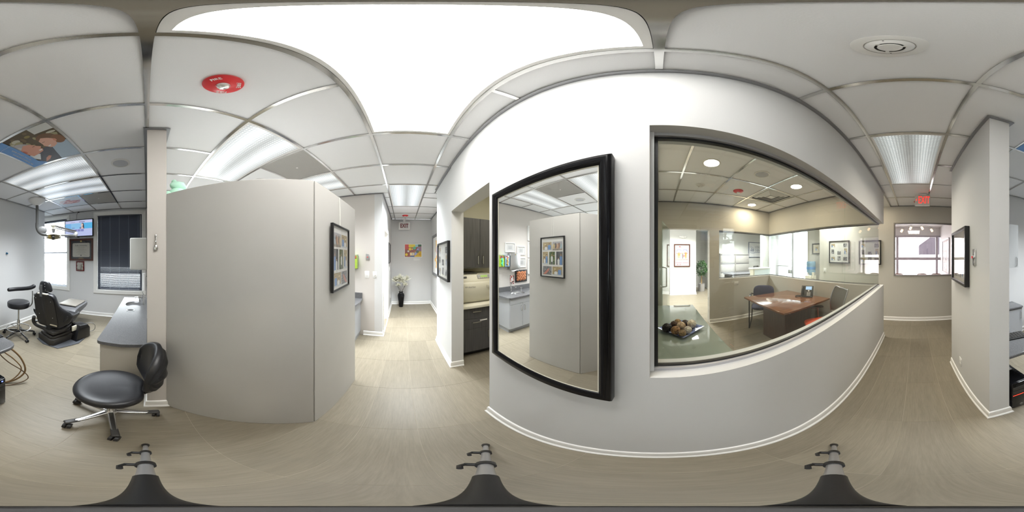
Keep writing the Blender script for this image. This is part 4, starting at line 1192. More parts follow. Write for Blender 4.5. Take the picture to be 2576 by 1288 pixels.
for s_ in (-1, 1):
    MB().tube([(s_*.275, .26, .66), (s_*.275, .10, .665), (s_*.275, -.16, .655), (s_*.275, -.235, .62), (s_*.275, -.24, .30), (s_*.275, -.24, .03), (s_*.275, -.20, .013), (s_*.275, .20, .013), (s_*.27, .235, .04), (s_*.255, .20, .40)], .0125, 10, 4).build('leg', BLACKM, t)
    MB().box(s_*.275-.022, -.17, .665, s_*.275+.022, .10, .69, .008).build('armrest', BLACKM, t)
MB().tube([(-.275, .25, .66), (0, .28, .60), (.275, .25, .66)], .011, 8, 4).build('back_bar', BLACKM, t)

# mesh office chair with orange seat
ORNG = mat('orange fabric', (.62, .075, .018), .75, bump=.2, bscale=400, space='Object')
t = thing('office_chair', 'grey mesh office chair with a bright orange seat near the office glass', 'chair', (2.02, 1.30, 0), R(-125))
pad(0, 0, .46, .25, .245, .04, .6).build('seat', ORNG, t)
def mb(u, v):
    x = (u-.5)*.46*(1-.12*v); z = .58+.42*v
    return (x, .26+.06*v**1.5-.05*(1-(2*u-1)**2)*-1+.04*math.sin(PI*v)*-1, z)
b = MB(); b.surf(mb, 12, 10); b.build('backrest', mat('grey mesh fabric', (.10, .105, .10), .8, alpha=.85), t)
MB().tube([mb(0, 0), mb(0, .5), mb(0, 1), mb(.25, 1), mb(.5, 1), mb(.75, 1), mb(1, 1), mb(1, .5), mb(1, 0), mb(.5, 0), mb(0, 0)], .011, 8, 3).build('back_frame', GREYM, t)
MB().box(-.04, .12, .44, .04, .34, .50, .01).build('back_bracket', BLACKM, t)
for s_ in (-1, 1):
    MB().tube([(s_*.20, .05, .45), (s_*.29, .05, .47), (s_*.30, .05, .64)], .014, 8, 3).build('arm_post', GREYM, t)
    MB().box(s_*.30-.04, -.12, .64, s_*.30+.04, .14, .665, .010).build('armrest', PLAST, t)
MB().cyl((0, 0, .10), (0, 0, .43), .026, n=14).build('gas_column', BLACKM, t)
for k in range(5):
    a = 2*PI*k/5+.3; c_, s_ = math.cos(a), math.sin(a)
    lg = MB().tube([(0, 0, .115), (c_*.28, s_*.28, .075)], .020, 8, r1=.013).build('leg', PLAST, t)
    MB().cyl((c_*.28-s_*.018, s_*.28+c_*.018, .028), (c_*.28+s_*.018, s_*.28-c_*.018, .028), .028, n=14).cyl((c_*.28, s_*.28, .03), (c_*.28, s_*.28, .075), .008, n=8).build('caster', BLACKM, lg)

# glass topped credenza with a platter of woven balls
t = thing('credenza', 'long low sideboard with a pale green glass top along the office wall', 'sideboard', (.25, 1.6, 0))
MB().box(-.272, -.86, .728, .27, .89, .740, .002).build('glass_top', mat('back painted pale green glass', (.22, .265, .235), .045, coat=1.0), t, smooth=False)
MB().box(-.268, -.84, .06, .235, .87, .727).build('carcass', WOODD, t, smooth=False)
for k in range(3): MB().box(.235, -.835+.57*k, .08, .250, -.275+.57*k, .715, .002).build('door', WOODD, t, smooth=False)
MB().box(-.25, -.82, 0, .20, .85, .06).build('plinth', BLACKM, t, smooth=False)
t = thing('platter', 'square blue and white glass platter holding woven balls on the sideboard', 'platter', (.215, 1.585, .740), R(43))
b = MB()
PLm = mat('blue marbled glass', srgb(120, 136, 190), .12, noise=.95, nscale=(22, 22, 22), coat=.6)
def plat(u, v):
    x = (u-.5)*2; y = (v-.5)*2; m_ = max(abs(x), abs(y))
    z = .006+.022*max(0, (m_-.62)/.38)**1.3
    return (x*.165, y*.165, z)
b.surf(plat, 18, 18); b.build('dish', PLm, t)
MB().box(-.10, -.10, 0, .10, .10, .006, .002).build('foot', PLm, t)
balls = [('black', 'shiny black vine ball at the left corner of the platter', .075, 1.535, .052, 'vine', (.012, .010, .010)), ('brown', 'dark brown woven ball between the black and the tan ball', .150, 1.640, .042, 'vine', (.10, .05, .025)),
         ('tan', 'tan woven ball at the far edge of the platter', .195, 1.690, .042, 'vine', (.42, .27, .12)), ('crackle', 'cream ball with fine brown crackle in the middle of the platter', .215, 1.575, .050, 'dots', (.55, .42, .28)),
         ('dark', 'very dark brown woven ball behind the crackled cream ball', .268, 1.665, .040, 'vine', (.06, .03, .018)), ('cream', 'large cream ball with bold brown veins at the right of the platter', .325, 1.605, .052, 'veins', (.68, .62, .50)),
         ('rust', 'rusty straw ball at the front of the platter', .150, 1.480, .047, 'vine', (.36, .20, .085)), ('white', 'white ball with thin brown veins at the front right', .262, 1.475, .045, 'veins', (.66, .63, .56)), ('twig', 'small twig ball at the front corner of the platter', .205, 1.425, .037, 'vine', (.30, .20, .09))]
for (nm, lab, x, y, r, kind, col) in balls:
    r *= .92
    bt = thing('woven_ball', lab, 'ball', (x, y, .748), random.uniform(0, 6), 'decorative balls on the platter')
    m_ = mat('ball '+nm, col, .55 if nm != 'black' else .2, noise=.3, nscale=(40, 40, 40), space='Object')
    core = m_ if kind != 'dots' else m_
    MB().sphere((0, 0, r), r*(.93 if kind == 'vine' else .985), n=20).build('core', core if kind != 'vine' else mat('ball core '+nm, [c*.45 for c in col], .7), bt)
    b = MB(); rnd = random.Random(nm)
    veinm = m_ if kind == 'vine' else mat('brown vein', (.22, .12, .05), .6)
    for k in range(16 if kind == 'vine' else 8):
        ax = Vector((rnd.gauss(0, 1), rnd.gauss(0, 1), rnd.gauss(0, 1))).normalized()
        q_ = Vector((0, 0, 1)).rotation_difference(ax)
        off = rnd.uniform(-.5, .5)*r; rr = math.sqrt(max(.1, 1-(off/r)**2))*r
        wob = .0 if kind == 'vine' else .10
        pts = [Vector((0, 0, r))+q_ @ Vector((rr*math.cos(2*PI*i/18), rr*math.sin(2*PI*i/18), off+wob*r*math.sin(5*2*PI*i/18+k))) for i in range(18)]
        pts = [Vector((0, 0, r))+(p_-Vector((0, 0, r))).normalized()*r*.985 for p_ in pts]
        b.tube(pts, r*(.055 if kind == 'vine' else .026), 5, closed=True)
    b.build('winding', veinm, bt)

# ================================================================== RECEPTION BEYOND THE OFFICE
t = framed('tooth_poster', 'mahogany framed dental poster with teeth and an implant on the white wall', 'poster', (.877, 6.2, 1.54), 0, .625, .87, .03, .04, MAHO, (.80, .80, .80))
p = PR(0, .00012)
p.rect(-.24, -.16, .24, .25, srgb(226, 220, 230))
p.rect(-.24, -.17, .24, -.06, srgb(240, 214, 190)); p.rect(-.24, -.18, .24, -.165, srgb(110, 50, 40))
p.poly([(-.24, .10), (-.20, .23), (-.05, .23), (0, .17), (.05, .23), (.2, .23), (.24, .1), (.2, .12), (.15, .20), (.07, .20), (0, .13), (-.07, .20), (-.16, .20), (-.2, .12)], srgb(150, 150, 215))
for (cx, w_) in ((-.12, .075), (.145, .05)):
    p.ell(cx, .13, w_, .06, srgb(250, 244, 226), 20); 
    if w_ > .06:
        for s_ in (-1, 1): p.poly([(cx+s_*.065, .10), (cx+s_*.012, .08), (cx+s_*.022, -.06), (cx+s_*.035, -.15), (cx+s_*.055, -.04)], srgb(242, 196, 110))
    else: p.poly([(cx-.05, .12), (cx+.05, .12), (cx+.03, -.04), (cx, -.15), (cx-.03, -.04)], srgb(242, 190, 104))
    p.poly([(cx-.02, .12), (cx+.02, .12), (cx+.008, -.10), (cx-.008, -.10)], srgb(220, 120, 70))
    p.ell(cx-w_, .08, .025, .03, srgb(232, 130, 140), 10); p.ell(cx+w_, .08, .025, .03, srgb(232, 130, 140), 10)
p.ell(.02, .15, .045, .045, srgb(248, 246, 246), 18); p.rect(0, .07, .045, .10, srgb(226, 196, 70))
p.poly([(-.005, .07), (.05, .07), (.04, -.12), (.005, -.12)], srgb(130, 130, 132)); p.ell(.075, -.02, .038, .038, srgb(215, 50, 50), 16)
p.rect(.045, -.027, .105, -.013, srgb(250, 240, 240))
p.rect(-.25, -.29, -.005, -.275, srgb(210, 70, 90)); p.rect(.02, -.29, .25, -.275, srgb(210, 70, 90))
for (x, z) in ((-.17, -.345), (-.07, -.345)): p.ell(x, z, .04, .012, srgb(190, 60, 60), 12)
for (x, z) in ((.08, -.33), (.17, -.33), (.08, -.245), (.17, -.235)): p.poly([(x-.022, z-.015), (x+.022, z-.015), (x, z+.025)], srgb(170, 170, 175))
for k in range(4): p.rect(-.23, -.235+.012*k, -.03, -.231+.012*k, srgb(190, 190, 195))
p.build('print', t, loc=(0, t['_y'], 0))
text('MIS', .060, mat('red poster ink', srgb(215, 60, 60), .5), t, (-.075, t['_y']-.014, .335), bold=.001)
text('GUIDER', .042, mat('grey poster ink', srgb(130, 130, 135), .5), t, (.06, t['_y']-.014, .328))
t = thing('emergency_light', 'white twin head emergency light on the wall above the dental poster', 'emergency light', (.905, 6.2, 2.25), 0)
MB().box(-.07, -.06, -.045, .07, 0, .045, .02).build('case', WHITEP, t)
for s_ in (-1, 1): MB().sphere((s_*.105, -.05, .0), .042, (1, .9, 1), 14).build('lamp_head', WHITEP, t)

# potted ficus tree
t = thing('potted_ficus', 'small leafy ficus tree in a shiny white pot behind the white wall', 'plant', (1.80, 6.75, 0))
MB().lathe([(0, .0), (.125, 0), (.13, .02), (.14, .30), (.148, .33), (.135, .33), (.125, .28), (0, .28)], n=28).build('pot', mat('glazed silver white pot', (.60, .60, .62), .15, metal=.6), t)
MB().tube([(0, 0, .28), (.015, .01, .45), (-.01, 0, .62), (.01, 0, .80)], .020, 8, 4, r1=.012).tube([(0, .01, .28), (-.02, 0, .45), (.02, .01, .60), (-.02, 0, .78)], .014, 8, 4).build('trunk', mat('tan bark', (.40, .28, .14), .8), t)
b = MB(); rnd = random.Random(7)
for k in range(620):
    th = rnd.uniform(0, 2*PI); ph = math.acos(rnd.uniform(-1, 1)); rr = rnd.uniform(.55, 1.0)**.5
    c_ = Vector((.25*rr*math.sin(ph)*math.cos(th), .25*rr*math.sin(ph)*math.sin(th), 1.0+.33*rr*math.cos(ph)+rnd.uniform(-.05, .02)))
    if rnd.random() < .12: c_.z -= rnd.uniform(.0, .2)
    m_ = Matrix.Translation(c_) @ Euler((rnd.uniform(-.4, 1.3), rnd.uniform(-.6, .6), rnd.uniform(0, 6.3))).to_matrix().to_4x4()
    L, W_ = rnd.uniform(.07, .10), rnd.uniform(.018, .026)
    v = [b.bm.verts.new(m_ @ Vector(p_)) for p_ in ((0, 0, 0), (W_, L*.4, .004), (0, L, -.012), (-W_, L*.4, .004), (0, L*.45, -.004))]
    for f in ((0, 1, 4), (1, 2, 4), (2, 3, 4), (3, 0, 4)): b.bm.faces.new([v[i] for i in f])
o = b.build('foliage', mat('ficus green', (.045, .14, .030), .4, noise=.5, nscale=(12, 12, 12)), t, smooth=False); o['kind'] = 'stuff'

FILE = mat('beige file cabinet', (.36, .345, .33), .4)
for k, (x0, lab) in enumerate(((2.60, 'left beige lateral filing cabinet beyond the back office window'), (3.335, 'right beige lateral filing cabinet beyond the back office window'))):
    t = thing('filing_cabinet', lab, 'cabinet', (x0+.365, 6.82, 0), 0, 'filing cabinets')
    MB().box(-.363, -.20, 0, .363, .22, 1.60, .004).build('carcass', FILE, t)
    MB().box(-.364, -.21, 1.60, .364, .22, 1.63, .003).build('top', FILE, t)
    for j in range(4):
        dr = MB().box(-.355, -.225, .05+.39*j, .355, -.20, .425+.39*j, .003).build('drawer', FILE, t)
        MB().box(-.34, -.238, .39+.39*j, .34, -.225, .415+.39*j, .003).build('handle', mat('dark pull', (.12, .12, .13), .4), dr)
LOGOF = mat('steel blue frame', (.16, .19, .26), .35)
LOGO = mat('slate logo ink', srgb(120, 132, 158), .5)
t = framed('office_sign', 'framed practice sign with waves and tooth skyline, partly behind the column', 'sign', (4.85, 7.05, 1.835), 0, 1.10, .79, .03, .035, LOGOF, (.86, .86, .87), False)
y = -.016
p = PR(y, .0002)
for k in range(2):
    pts = [(-.46+.03*i, .15-.07*k+.045*math.sin(i*.75+.3)) for i in range(8)]
    p.line(pts, .014, srgb(120, 132, 158))
for i in range(5): p.poly([(-.44+.045*i, -.08), (-.405+.045*i, -.08), (-.408+.045*i, .02+.03*((i*2) % 3)), (-.425+.045*i, .04+.03*((i*2) % 3))], srgb(120, 132, 158))
p.line([(-.46+.05*i, -.14-.02*math.sin(i*.5)) for i in range(19)], .022, srgb(132, 145, 175))
p.build('emblem', t)
text('LOUIE', .17, LOGO, t, (-.16, y-.004, .14), align='LEFT', sx=.9)
text('DENTAL', .17, LOGO, t, (-.16, y-.004, -.03), align='LEFT', sx=.9)
t = thing('reception_counter', 'white reception counter with a frosted front beside the column', 'counter', (3.32, 4.65, 0))
MB().box(-.36, -.10, 0, .36, .10, 1.07, .003).build('body', CREAMP, t, smooth=False)
MB().box(-.30, -.108, .1, .34, -.10, 1.05, .002).build('front_panel', mat('frosted panel', (.74, .80, .80), .3), t, smooth=False)
MB().box(-.40, -.14, 1.07, .40, .14, 1.11, .006).build('countertop', WHITEP, t)
t = thing('reception_desk', 'dark grey reception desk top in front of the filing cabinets', 'desk', (3.2, 5.55, 0))
MB().box(-.75, -.32, .80, .75, .32, .86, .006).build('desktop', mat('dark grey desk laminate', (.10, .10, .11), .35), t)
for s_ in (-1, 1): MB().box(s_*.70-.02, -.28, 0, s_*.70+.02, .28, .80).build('side_panel', PLAST, t, smooth=False)
t = thing('task_chair', 'task chair with a pale mesh back behind the white reception counter', 'chair', (3.95, 6.15, 0), R(200))
pad(0, 0, .47, .23, .22, .04, .6).build('seat', NAVY, t)
MB().ring(.36, .46, .022, .20, .225, cz=.86, bev=.004).build('back_frame', BLACKM, t)
MB().box(-.16, .208, .65, .16, .214, 1.07).build('backrest', mat('pale mesh', (.45, .46, .48), .8), t, smooth=False)
MB().box(-.025, .16, .45, .025, .23, .66, .005).build('back_bracket', BLACKM, t)
MB().cyl((0, 0, .06), (0, 0, .44), .025, n=12).build('gas_column', BLACKM, t)
for k in range(5):
    a = 2*PI*k/5; MB().tube([(0, 0, .07), (.26*math.cos(a), .26*math.sin(a), .022)], .018, 8).build('leg', BLACKM, t)

# storefront doors, plane X=4.5
t = thing('entrance_front', 'bright glazed entrance front with grey mullions and a push bar door', 'door', (4.50, 3.15, 0))
for yy, ww in ((.02, .05), (1.02, .085), (1.90, .16), (2.43, .05)): MB().box(-.04, yy-ww/2, 0, .04, yy+ww/2, 2.44).build('mullion', ALU, t, smooth=False)
for z0, z1 in ((2.38, 2.44), (0, .10)): MB().box(-.035, 0, z0, .035, 2.45, z1).build('rail', ALU, t, smooth=False)
MB().tube([(-.07, 1.06, 1.135), (-.07, 1.86, 1.135)], .018, 8).build('push_bar', STEEL, t)
MB().box(-.09, 1.06, .86, -.04, 1.22, 1.0, .005).build('lock_box', STEEL, t)
for a, b_ in ((.045, .977), (1.063, 1.82), (1.98, 2.405)): MB().box(-.004, a, .1, .004, b_, 2.38).build('glass_pane', glass('storefront glass', (.93, .97, .98)), t, smooth=False)

# water cooler
t = thing('water_cooler', 'cream water cooler with a blue bottle by the entrance', 'water cooler', (3.83, 2.84, 0), R(-60))
MB().box(-.155, -.155, 0, .155, .155, .96, .02).build('body', CREAMP, t)
MB().box(-.11, -.165, .62, .11, -.15, .86, .01).build('tap_recess', PLAST, t)
for s_ in (-1, 1): MB().cyl((s_*.05, -.20, .80), (s_*.05, -.15, .80), .014, n=10).build('tap', RED if s_ > 0 else mat('blue plastic', srgb(40, 90, 120), .35), t)
BOT = mat('blue water bottle', srgb(150, 200, 232), .1, trans=.5, coat=.3)
b = MB().lathe([(0, .95), (.05, .95), (.055, .99), (.13, 1.05), (.135, 1.10), (.128, 1.115), (.135, 1.13), (.135, 1.22), (.128, 1.235), (.135, 1.25), (.135, 1.33), (.12, 1.365), (0, 1.37)], n=28)
b.build('bottle', BOT, t)
MB().lathe([(.1365, 1.135), (.1365, 1.205)], n=28).build('bottle_label', mat('blue bottle label', srgb(70, 130, 190), .4), t)
MB().cyl((.08, -.20, .96), (.08, -.20, 1.06), .032, .036, 14).cyl((.08, -.2, .90), (.08, -.2, .96), .036, n=14).build('cup_holder', CREAMP, t)
# ================================================================== NEAR STOOL (black saddle seat, ribbed back)
POLAL = mat('polished aluminium', (.60, .59, .57), .24, metal=1)
t = thing('saddle_stool', 'black saddle seat stool with ribbed backrest and polished five star base near the column', 'stool', (.225, -.99, 0))
def seat_f(u, v):
    a = 2*PI*u; r = .232
    # heart like plan: notch toward the backrest (-X side)
    rr = r*(1+.03*math.cos(2*a))*(1-.16*math.exp(-((math.atan2(math.sin(a-PI), math.cos(a-PI)))/.35)**2))
    b_ = PI*(v-.5); cx = abs(math.cos(b_))**.42; sz = math.copysign(abs(math.sin(b_))**.9, math.sin(b_))
    x = rr*cx*math.cos(a); y = rr*cx*math.sin(a)
    q_ = cx
    top = .052*sz
    if sz > 0: top -= .022*(1-q_**2.2) - .012*(abs(y)/r)**2 + .006*(x/r)
    else: top *= .9
    return (x, y, .452+top)
b = MB(); b.surf(seat_f, 48, 28, cu=True)
bmesh.ops.remove_doubles(b.bm, verts=b.bm.verts, dist=1e-4); bmesh.ops.recalc_face_normals(b.bm, faces=b.bm.faces)
b.build('seat', LEATH, t, ang=80)
def back_f(u, v):
    # u around the section (front -> back), v along the width arc
    ph = (v-.5)*R(96); rad = .235
    e = math.sin(PI*min(max(v, .0), 1))**.30 if 0 < v < 1 else 0.0
    a = 2*PI*u
    hh = (.215*e)*(1-.15*abs(v-.5)*2)
    zz = math.copysign(abs(math.sin(a))**.75, math.sin(a))
    th = .036*math.copysign(abs(math.cos(a))**.7, math.cos(a))*(.35+.65*e)
    if math.cos(a) < 0:      # rear: fanned pleats
        th *= 1.35+.30*math.sin(9*zz*2.2+abs(v-.5)*8)
    r_ = rad-th*1.0
    x = .215-(r_*math.cos(ph))-.235+.02; 
    zc = .705+.02*math.cos(ph*1.5)
    return (-.005+.235-.235-(r_*math.cos(ph)-.235)*1.0-.235+.03*zz*zz, r_*math.sin(ph), zc+hh*zz)
b = MB(); b.surf(back_f, 44, 34, cu=True)
bmesh.ops.remove_doubles(b.bm, verts=b.bm.verts, dist=2e-4); bmesh.ops.recalc_face_normals(b.bm, faces=b.bm.faces)
bk_ = b.build('backrest', LEATH, t, ang=80)
bk_.rotation_euler = (0, R(-8), R(9)); bk_.location = (.045, .012, .0)
MB().tube([(-.05, 0, .405), (-.17, 0, .40), (-.245, 0, .46), (-.268, 0, .58)], .014, 8, 4).box(-.255, -.03, .46, -.225, .03, .55, .006).build('back_bracket', BLACKM, t)
MB().cyl((0, 0, .10), (0, 0, .36), .030, n=18).cyl((0, 0, .34), (0, 0, .41), .022, n=14).build('gas_column', POLAL, t)
MB().box(-.11, -.09, .398, .11, .09, .412, .004).build('seat_plate', BLACKM, t)
MB().lathe([(0, .125), (.038, .125), (.05, .112), (.05, .085), (0, .08)], n=24).build('hub', POLAL, t)
for k, (px_, py_) in enumerate(((.205, .225), (-.085, .275), (-.262, -.02), (.262, -.10), (-.03, -.28))):
    a = math.atan2(py_, px_); L = .285; c_, s_ = math.cos(a), math.sin(a)
    mz = Matrix.Rotation(a, 4, 'Z')
    b = MB()
    def legf(u, v):
        x = .035+u*(L-.04); w_ = .024-.008*u; hh = .016-.006*u
        zc = .108-.022*u; aa = 2*PI*v
        return mz @ Vector((x, w_*math.copysign(abs(math.cos(aa))**.6, math.cos(aa)), zc+hh*math.copysign(abs(math.sin(aa))**.6, math.sin(aa))))
    b.surf(legf, 8, 16, cv=True); lg = b.build('leg', POLAL, t)
    pd = MB().box(L-.075, -.021, .080, L+.018, .021, .101, .010, 3, mtx=mz); pd.build('leg_pad', PLAST, lg)
    cb = MB(); o2 = Matrix.Rotation(a+(.9, -.5, 1.4, .3, 2)[k], 4, 'Z')
    base = Vector((c_*(L-.005), s_*(L-.005), 0))
    for sg in (-1, 1):
        p0 = base+o2 @ Vector((.012, sg*.006, .030)); p1 = base+o2 @ Vector((.012, sg*.024, .030)); cb.cyl(p0, p1, .030, .027, 18)
    cb.cyl(base+Vector((0, 0, .03)), base+Vector((0, 0, .082)), .008, n=8)
    cb.build('caster', BLACKM, lg)

# ================================================================== STOOL WITH ARM
t = thing('assistant_stool', 'round black stool with a swing arm pad and chrome foot ring by the grey wall', 'stool', (2.015, -2.0, 0))
MB().lathe([(0, .605), (.17, .605), (.19, .615), (.197, .64), (.197, .685), (.190, .703), (.17, .712), (0, .716)], n=40).build('seat', LEATH, t)
MB().cyl((0, 0, .12), (0, 0, .36), .025, n=16).cyl((0, 0, .35), (0, 0, .60), .015, n=14).build('gas_column', CHROME, t)
MB().box(-.10, -.08, .585, .10, .08, .606, .004).build('seat_plate', BLACKM, t)
MB().tube([(.205*math.cos(2*PI*k/40), .205*math.sin(2*PI*k/40), .185) for k in range(40)], .010, 8, closed=True).tube([(-.205, 0, .185), (0, 0, .19), (.205, 0, .185)], .007, 8).build('foot_ring', CHROME, t)
for k in range(5):
    a = math.atan2(.27, .0)+2*PI*k/5+R(2); c_, s_ = math.cos(a), math.sin(a)
    lg = MB().tube([(0, 0, .13), (c_*.14, s_*.14, .11), (c_*.285, s_*.285, .075)], .021, 8, r1=.014).build('leg', BLACKM, t)
    MB().tube([(c_*.06, s_*.06, .141), (c_*.26, s_*.26, .098)], .006, 6).build('leg_strip', CHROME, lg)
    b = MB()
    for sg in (-1, 1):
        b.cyl((c_*.285-s_*sg*.006, s_*.285+c_*sg*.006, .028), (c_*.285-s_*sg*.024, s_*.285+c_*sg*.024, .028), .028, .025, 16)
    b.cyl((c_*.285, s_*.285, .03), (c_*.285, s_*.285, .08), .009, n=8); b.build('caster', BLACKM, lg)
# swing arm
vx, vy = -.70, -.71          # to the right as seen from the corridor
MB().tube([(vx*.02, vy*.02, .60), (vx*.17, vy*.17, .60), (vx*.235, vy*.235, .66), (vx*.245, vy*.245, .76), (vx*.245, vy*.245, .90)], .011, 10, 5).build('arm_tube', CHROME, t)
MB().cyl((vx*.27, vy*.27, .83), (vx*.31, vy*.31, .83), .02, .018, 14).build('arm_knob', BLACKM, t)
b = MB().tube([(vx*-.17+.06, vy*-.17-.06, .905), (vx*-.05+.07, vy*-.05-.07, .915), (vx*.10+.05, vy*.10-.05, .93), (vx*.21+.01, vy*.21, .955), (vx*.27, vy*.27, .985)], .036, 16, 6)
b.xf(Matrix.Diagonal((1, 1, 1, 1))); b.sphere((vx*-.17+.06, vy*-.17-.06, .905), .036, n=16).sphere((vx*.27, vy*.27, .985), .036, n=16)
b.build('arm_pad', LEATH, t)

# ================================================================== DENTAL CHAIR (local X = right seen from corridor, local Y = toward the foot end)
t = thing('dental_chair', 'black reclining dental chair seen from behind, on a grey floor plate', 'dental chair', (1.50, -2.12, 0), R(178))
SW = Matrix.Rotation(R(-18.5), 4, 'Z')      # the base stands turned under the swivelled seat
MB().prism([(-.20, -.06), (.02, -.085), (.28, 0), (.36, .36), (.26, .69), (.04, .83), (-.2, .76), (-.30, .35)], .0, .014, 'z', bev=.004).xf(SW).build('floor_plate', mat('slate grey floor plate', (.075, .08, .09), .5), t)
BROWN = mat('charcoal brown plastic', (.034, .031, .028), .4)
MB().prism([(-.20, -.03), (.14, -.05), (.19, .0), (.17, .62), (-.17, .62), (-.21, .02)], .014, .13, 'z', bev=.012).prism([(-.17, .0), (.12, -.02), (.16, .03), (.14, .6), (-.14, .6)], .13, .175, 'z', bev=.012).xf(SW).build('base', BROWN, t)
MB().prism([(.02, .014), (.36, .014), (.36, .20), (.30, .28), (.10, .31)], .10, .30, 'x', bev=.008).xf(SW @ Matrix.Translation((0, .34, 0))).build('pump_housing', mat('glossy black plastic', (.012, .012, .013), .2), t)
MB().tube([(.20, .70, .25), (.25, .80, .24), (.28, .86, .17), (.24, .88, .05), (.16, .80, .012)], .006, 8, 5).xf(SW).build('power_cord', GREYM, t)
MB().box(-.05, .02, .17, .05, .40, .36, .01).xf(SW).build('lift_column', BLACKM, t)
# back shell
def on_back(x, s, d=0):      # s up the back 0..1, d toward the patient side
    return (x, .02-.13*s+d*.97, .345+.57*s+d*.22)
def outline(s, side):
    pts = [(0, .20), (.12, .205), (.5, .205), (.85, .195), (.96, .16), (1.0, .10)]
    for (a, wa), (b_, wb) in zip(pts, pts[1:]):
        if a <= s <= b_: return side*(wa+(wb-wa)*(s-a)/(b_-a))
    return side*.10
def shell(u, v):
    s = v; x = outline(s, -1)+(outline(s, 1)-outline(s, -1))*u
    rib = .010 if .42 < u < .66 else 0
    return on_back(x, s, -rib*(.9 if .45 < u < .63 else .4))
b = MB(); b.surf(shell, 30, 18)
b.build('back_shell', BROWN, t, ang=30)
for (x, s) in ((-.15, .86), (.14, .82), (-.13, .35), (.13, .30)):
    MB().sphere(Vector(on_back(x, s, -.002)), .006, n=8).build('shell_screw', STEEL, t)
def wing(s):
    pts = [(-.06, .22), (.05, .33), (.22, .37), (.40, .33), (.58, .255), (.75, .225), (.93, .20), (1.02, .13), (1.03, .02)]
    for (a, wa), (b_, wb) in zip(pts, pts[1:]):
        if a <= s <= b_: return wa+(wb-wa)*(s-a)/(b_-a)
    return .02
def cush(u, v):
    s = -.06+1.09*v; w_ = wing(s); a = 2*PI*u
    x = w_*math.copysign(abs(math.cos(a))**.6, math.cos(a))
    d = .055+.05*math.copysign(abs(math.sin(a))**.5, math.sin(a))
    d += .16*max(0, (abs(x)-.20)/.17)**1.3*(1 if s < .62 else .3)
    return on_back(x, s, d)
b = MB(); rows = b.surf(cush, 40, 26, cu=True)
for k in (0, -1):
    try: b.bm.faces.new([r_[k] for r_ in rows])
    except ValueError: pass
bmesh.ops.recalc_face_normals(b.bm, faces=b.bm.faces)
b.build('back_cushion', LEATH, t, ang=60)
MB().box(-.10, -.02, 0, .10, .02, .02, .006, mtx=Matrix.Translation(on_back(0, 1.0, .01))).build('top_cap', CREAMP, t)
MB().box(-.026, -.010, -.05, .026, .004, .14, .004, mtx=Matrix.Translation(on_back(-.02, 1.03, -.004))).build('headrest_bracket', mat('dull steel', (.22, .22, .22), .4, metal=1), t)
hc = Vector((0, -.10, 1.035))
def head(u, v):
    a = 2*PI*u; b_ = PI*(v-.5); z = .085*math.copysign(abs(math.sin(b_))**.7, math.sin(b_))
    w_ = .118*abs(math.cos(b_))**.35*(1-.22*(z/.085))
    return hc+Vector((w_*math.copysign(abs(math.cos(a))**.6, math.cos(a)), .05+.034*abs(math.cos(b_))**.4*math.copysign(abs(math.sin(a))**.7, math.sin(a))+.02*(abs(w_*math.cos(a))/.118)**2, z))
b = MB(); b.surf(head, 36, 20, cu=True)
bmesh.ops.remove_doubles(b.bm, verts=b.bm.verts, dist=1e-4); bmesh.ops.recalc_face_normals(b.bm, faces=b.bm.faces)
b.build('headrest', LEATH, t, ang=70)
for (x, z) in ((.03, .05), (.03, .01), (.04, -.045)): MB().sphere((hc.x+x, hc.y+.010, hc.z+z), .005, n=8).build('headrest_screw', STEEL, t)
# seat with raised sides, leg rest
def seatc(u, v):
    y = .06+.56*v; a = 2*PI*u
    w_ = .34-.06*v
    x = w_*math.copysign(abs(math.cos(a))**.6, math.cos(a))
    z = .43+.05*math.copysign(abs(math.sin(a))**.5, math.sin(a))
    z += .12*max(0, (abs(x)-.20)/.14)**1.2*max(0, 1-v*1.1)
    return (x, y, z)
b = MB(); rows = b.surf(seatc, 40, 14, cu=True)
for k in (0, -1): b.bm.faces.new([r_[k] for r_ in rows])
bmesh.ops.recalc_face_normals(b.bm, faces=b.bm.faces); b.build('seat_cushion', LEATH, t, ang=60)
SHEL = mat('mid grey shell plastic', (.115, .115, .12), .35)
MB().prism([(.42, .28), (.56, .30), (.74, .40), (1.02, .44), (1.10, .47), (1.10, .535), (.70, .535), (.55, .50), (.44, .36)], -.235, .235, 'x', bev=.02, seg=3).build('leg_rest_shell', SHEL, t)
MB().box(-.19, .64, .535, .19, 1.08, .562, .012, 3).build('leg_rest_cushion', mat('taupe foot cover', (.24, .22, .19), .5), t)
MB().box(-.20, 1.09, .46, .20, 1.17, .545, .012).build('foot_end', STEEL, t)
MB().tube([(-.27, -.0, .44), (-.30, .02, .34), (-.26, .04, .27), (-.12, .05, .245), (.02, .06, .24), (.16, .08, .25), (.22, .20, .26), (.23, .40, .28)], .032, 12, 5).build('lower_frame', BROWN, t)
MB().box(-.16, .0, .20, .16, .30, .262, .02).xf(SW).build('pivot_box', BROWN, t)
MB().box(.01, .01, .352, .19, .06, .392, .014, 3).build('rolled_towel', mat('cream terry towel', (.62, .56, .43), .9), t)
MB().box(.225, .33, .215, .245, .43, .31, .004, mtx=None).xf(SW).build('switch_plate', CREAMP, t)
MB().box(-.36, .06, .30, -.28, .12, .335, .01).build('release_lever', STEEL, t)

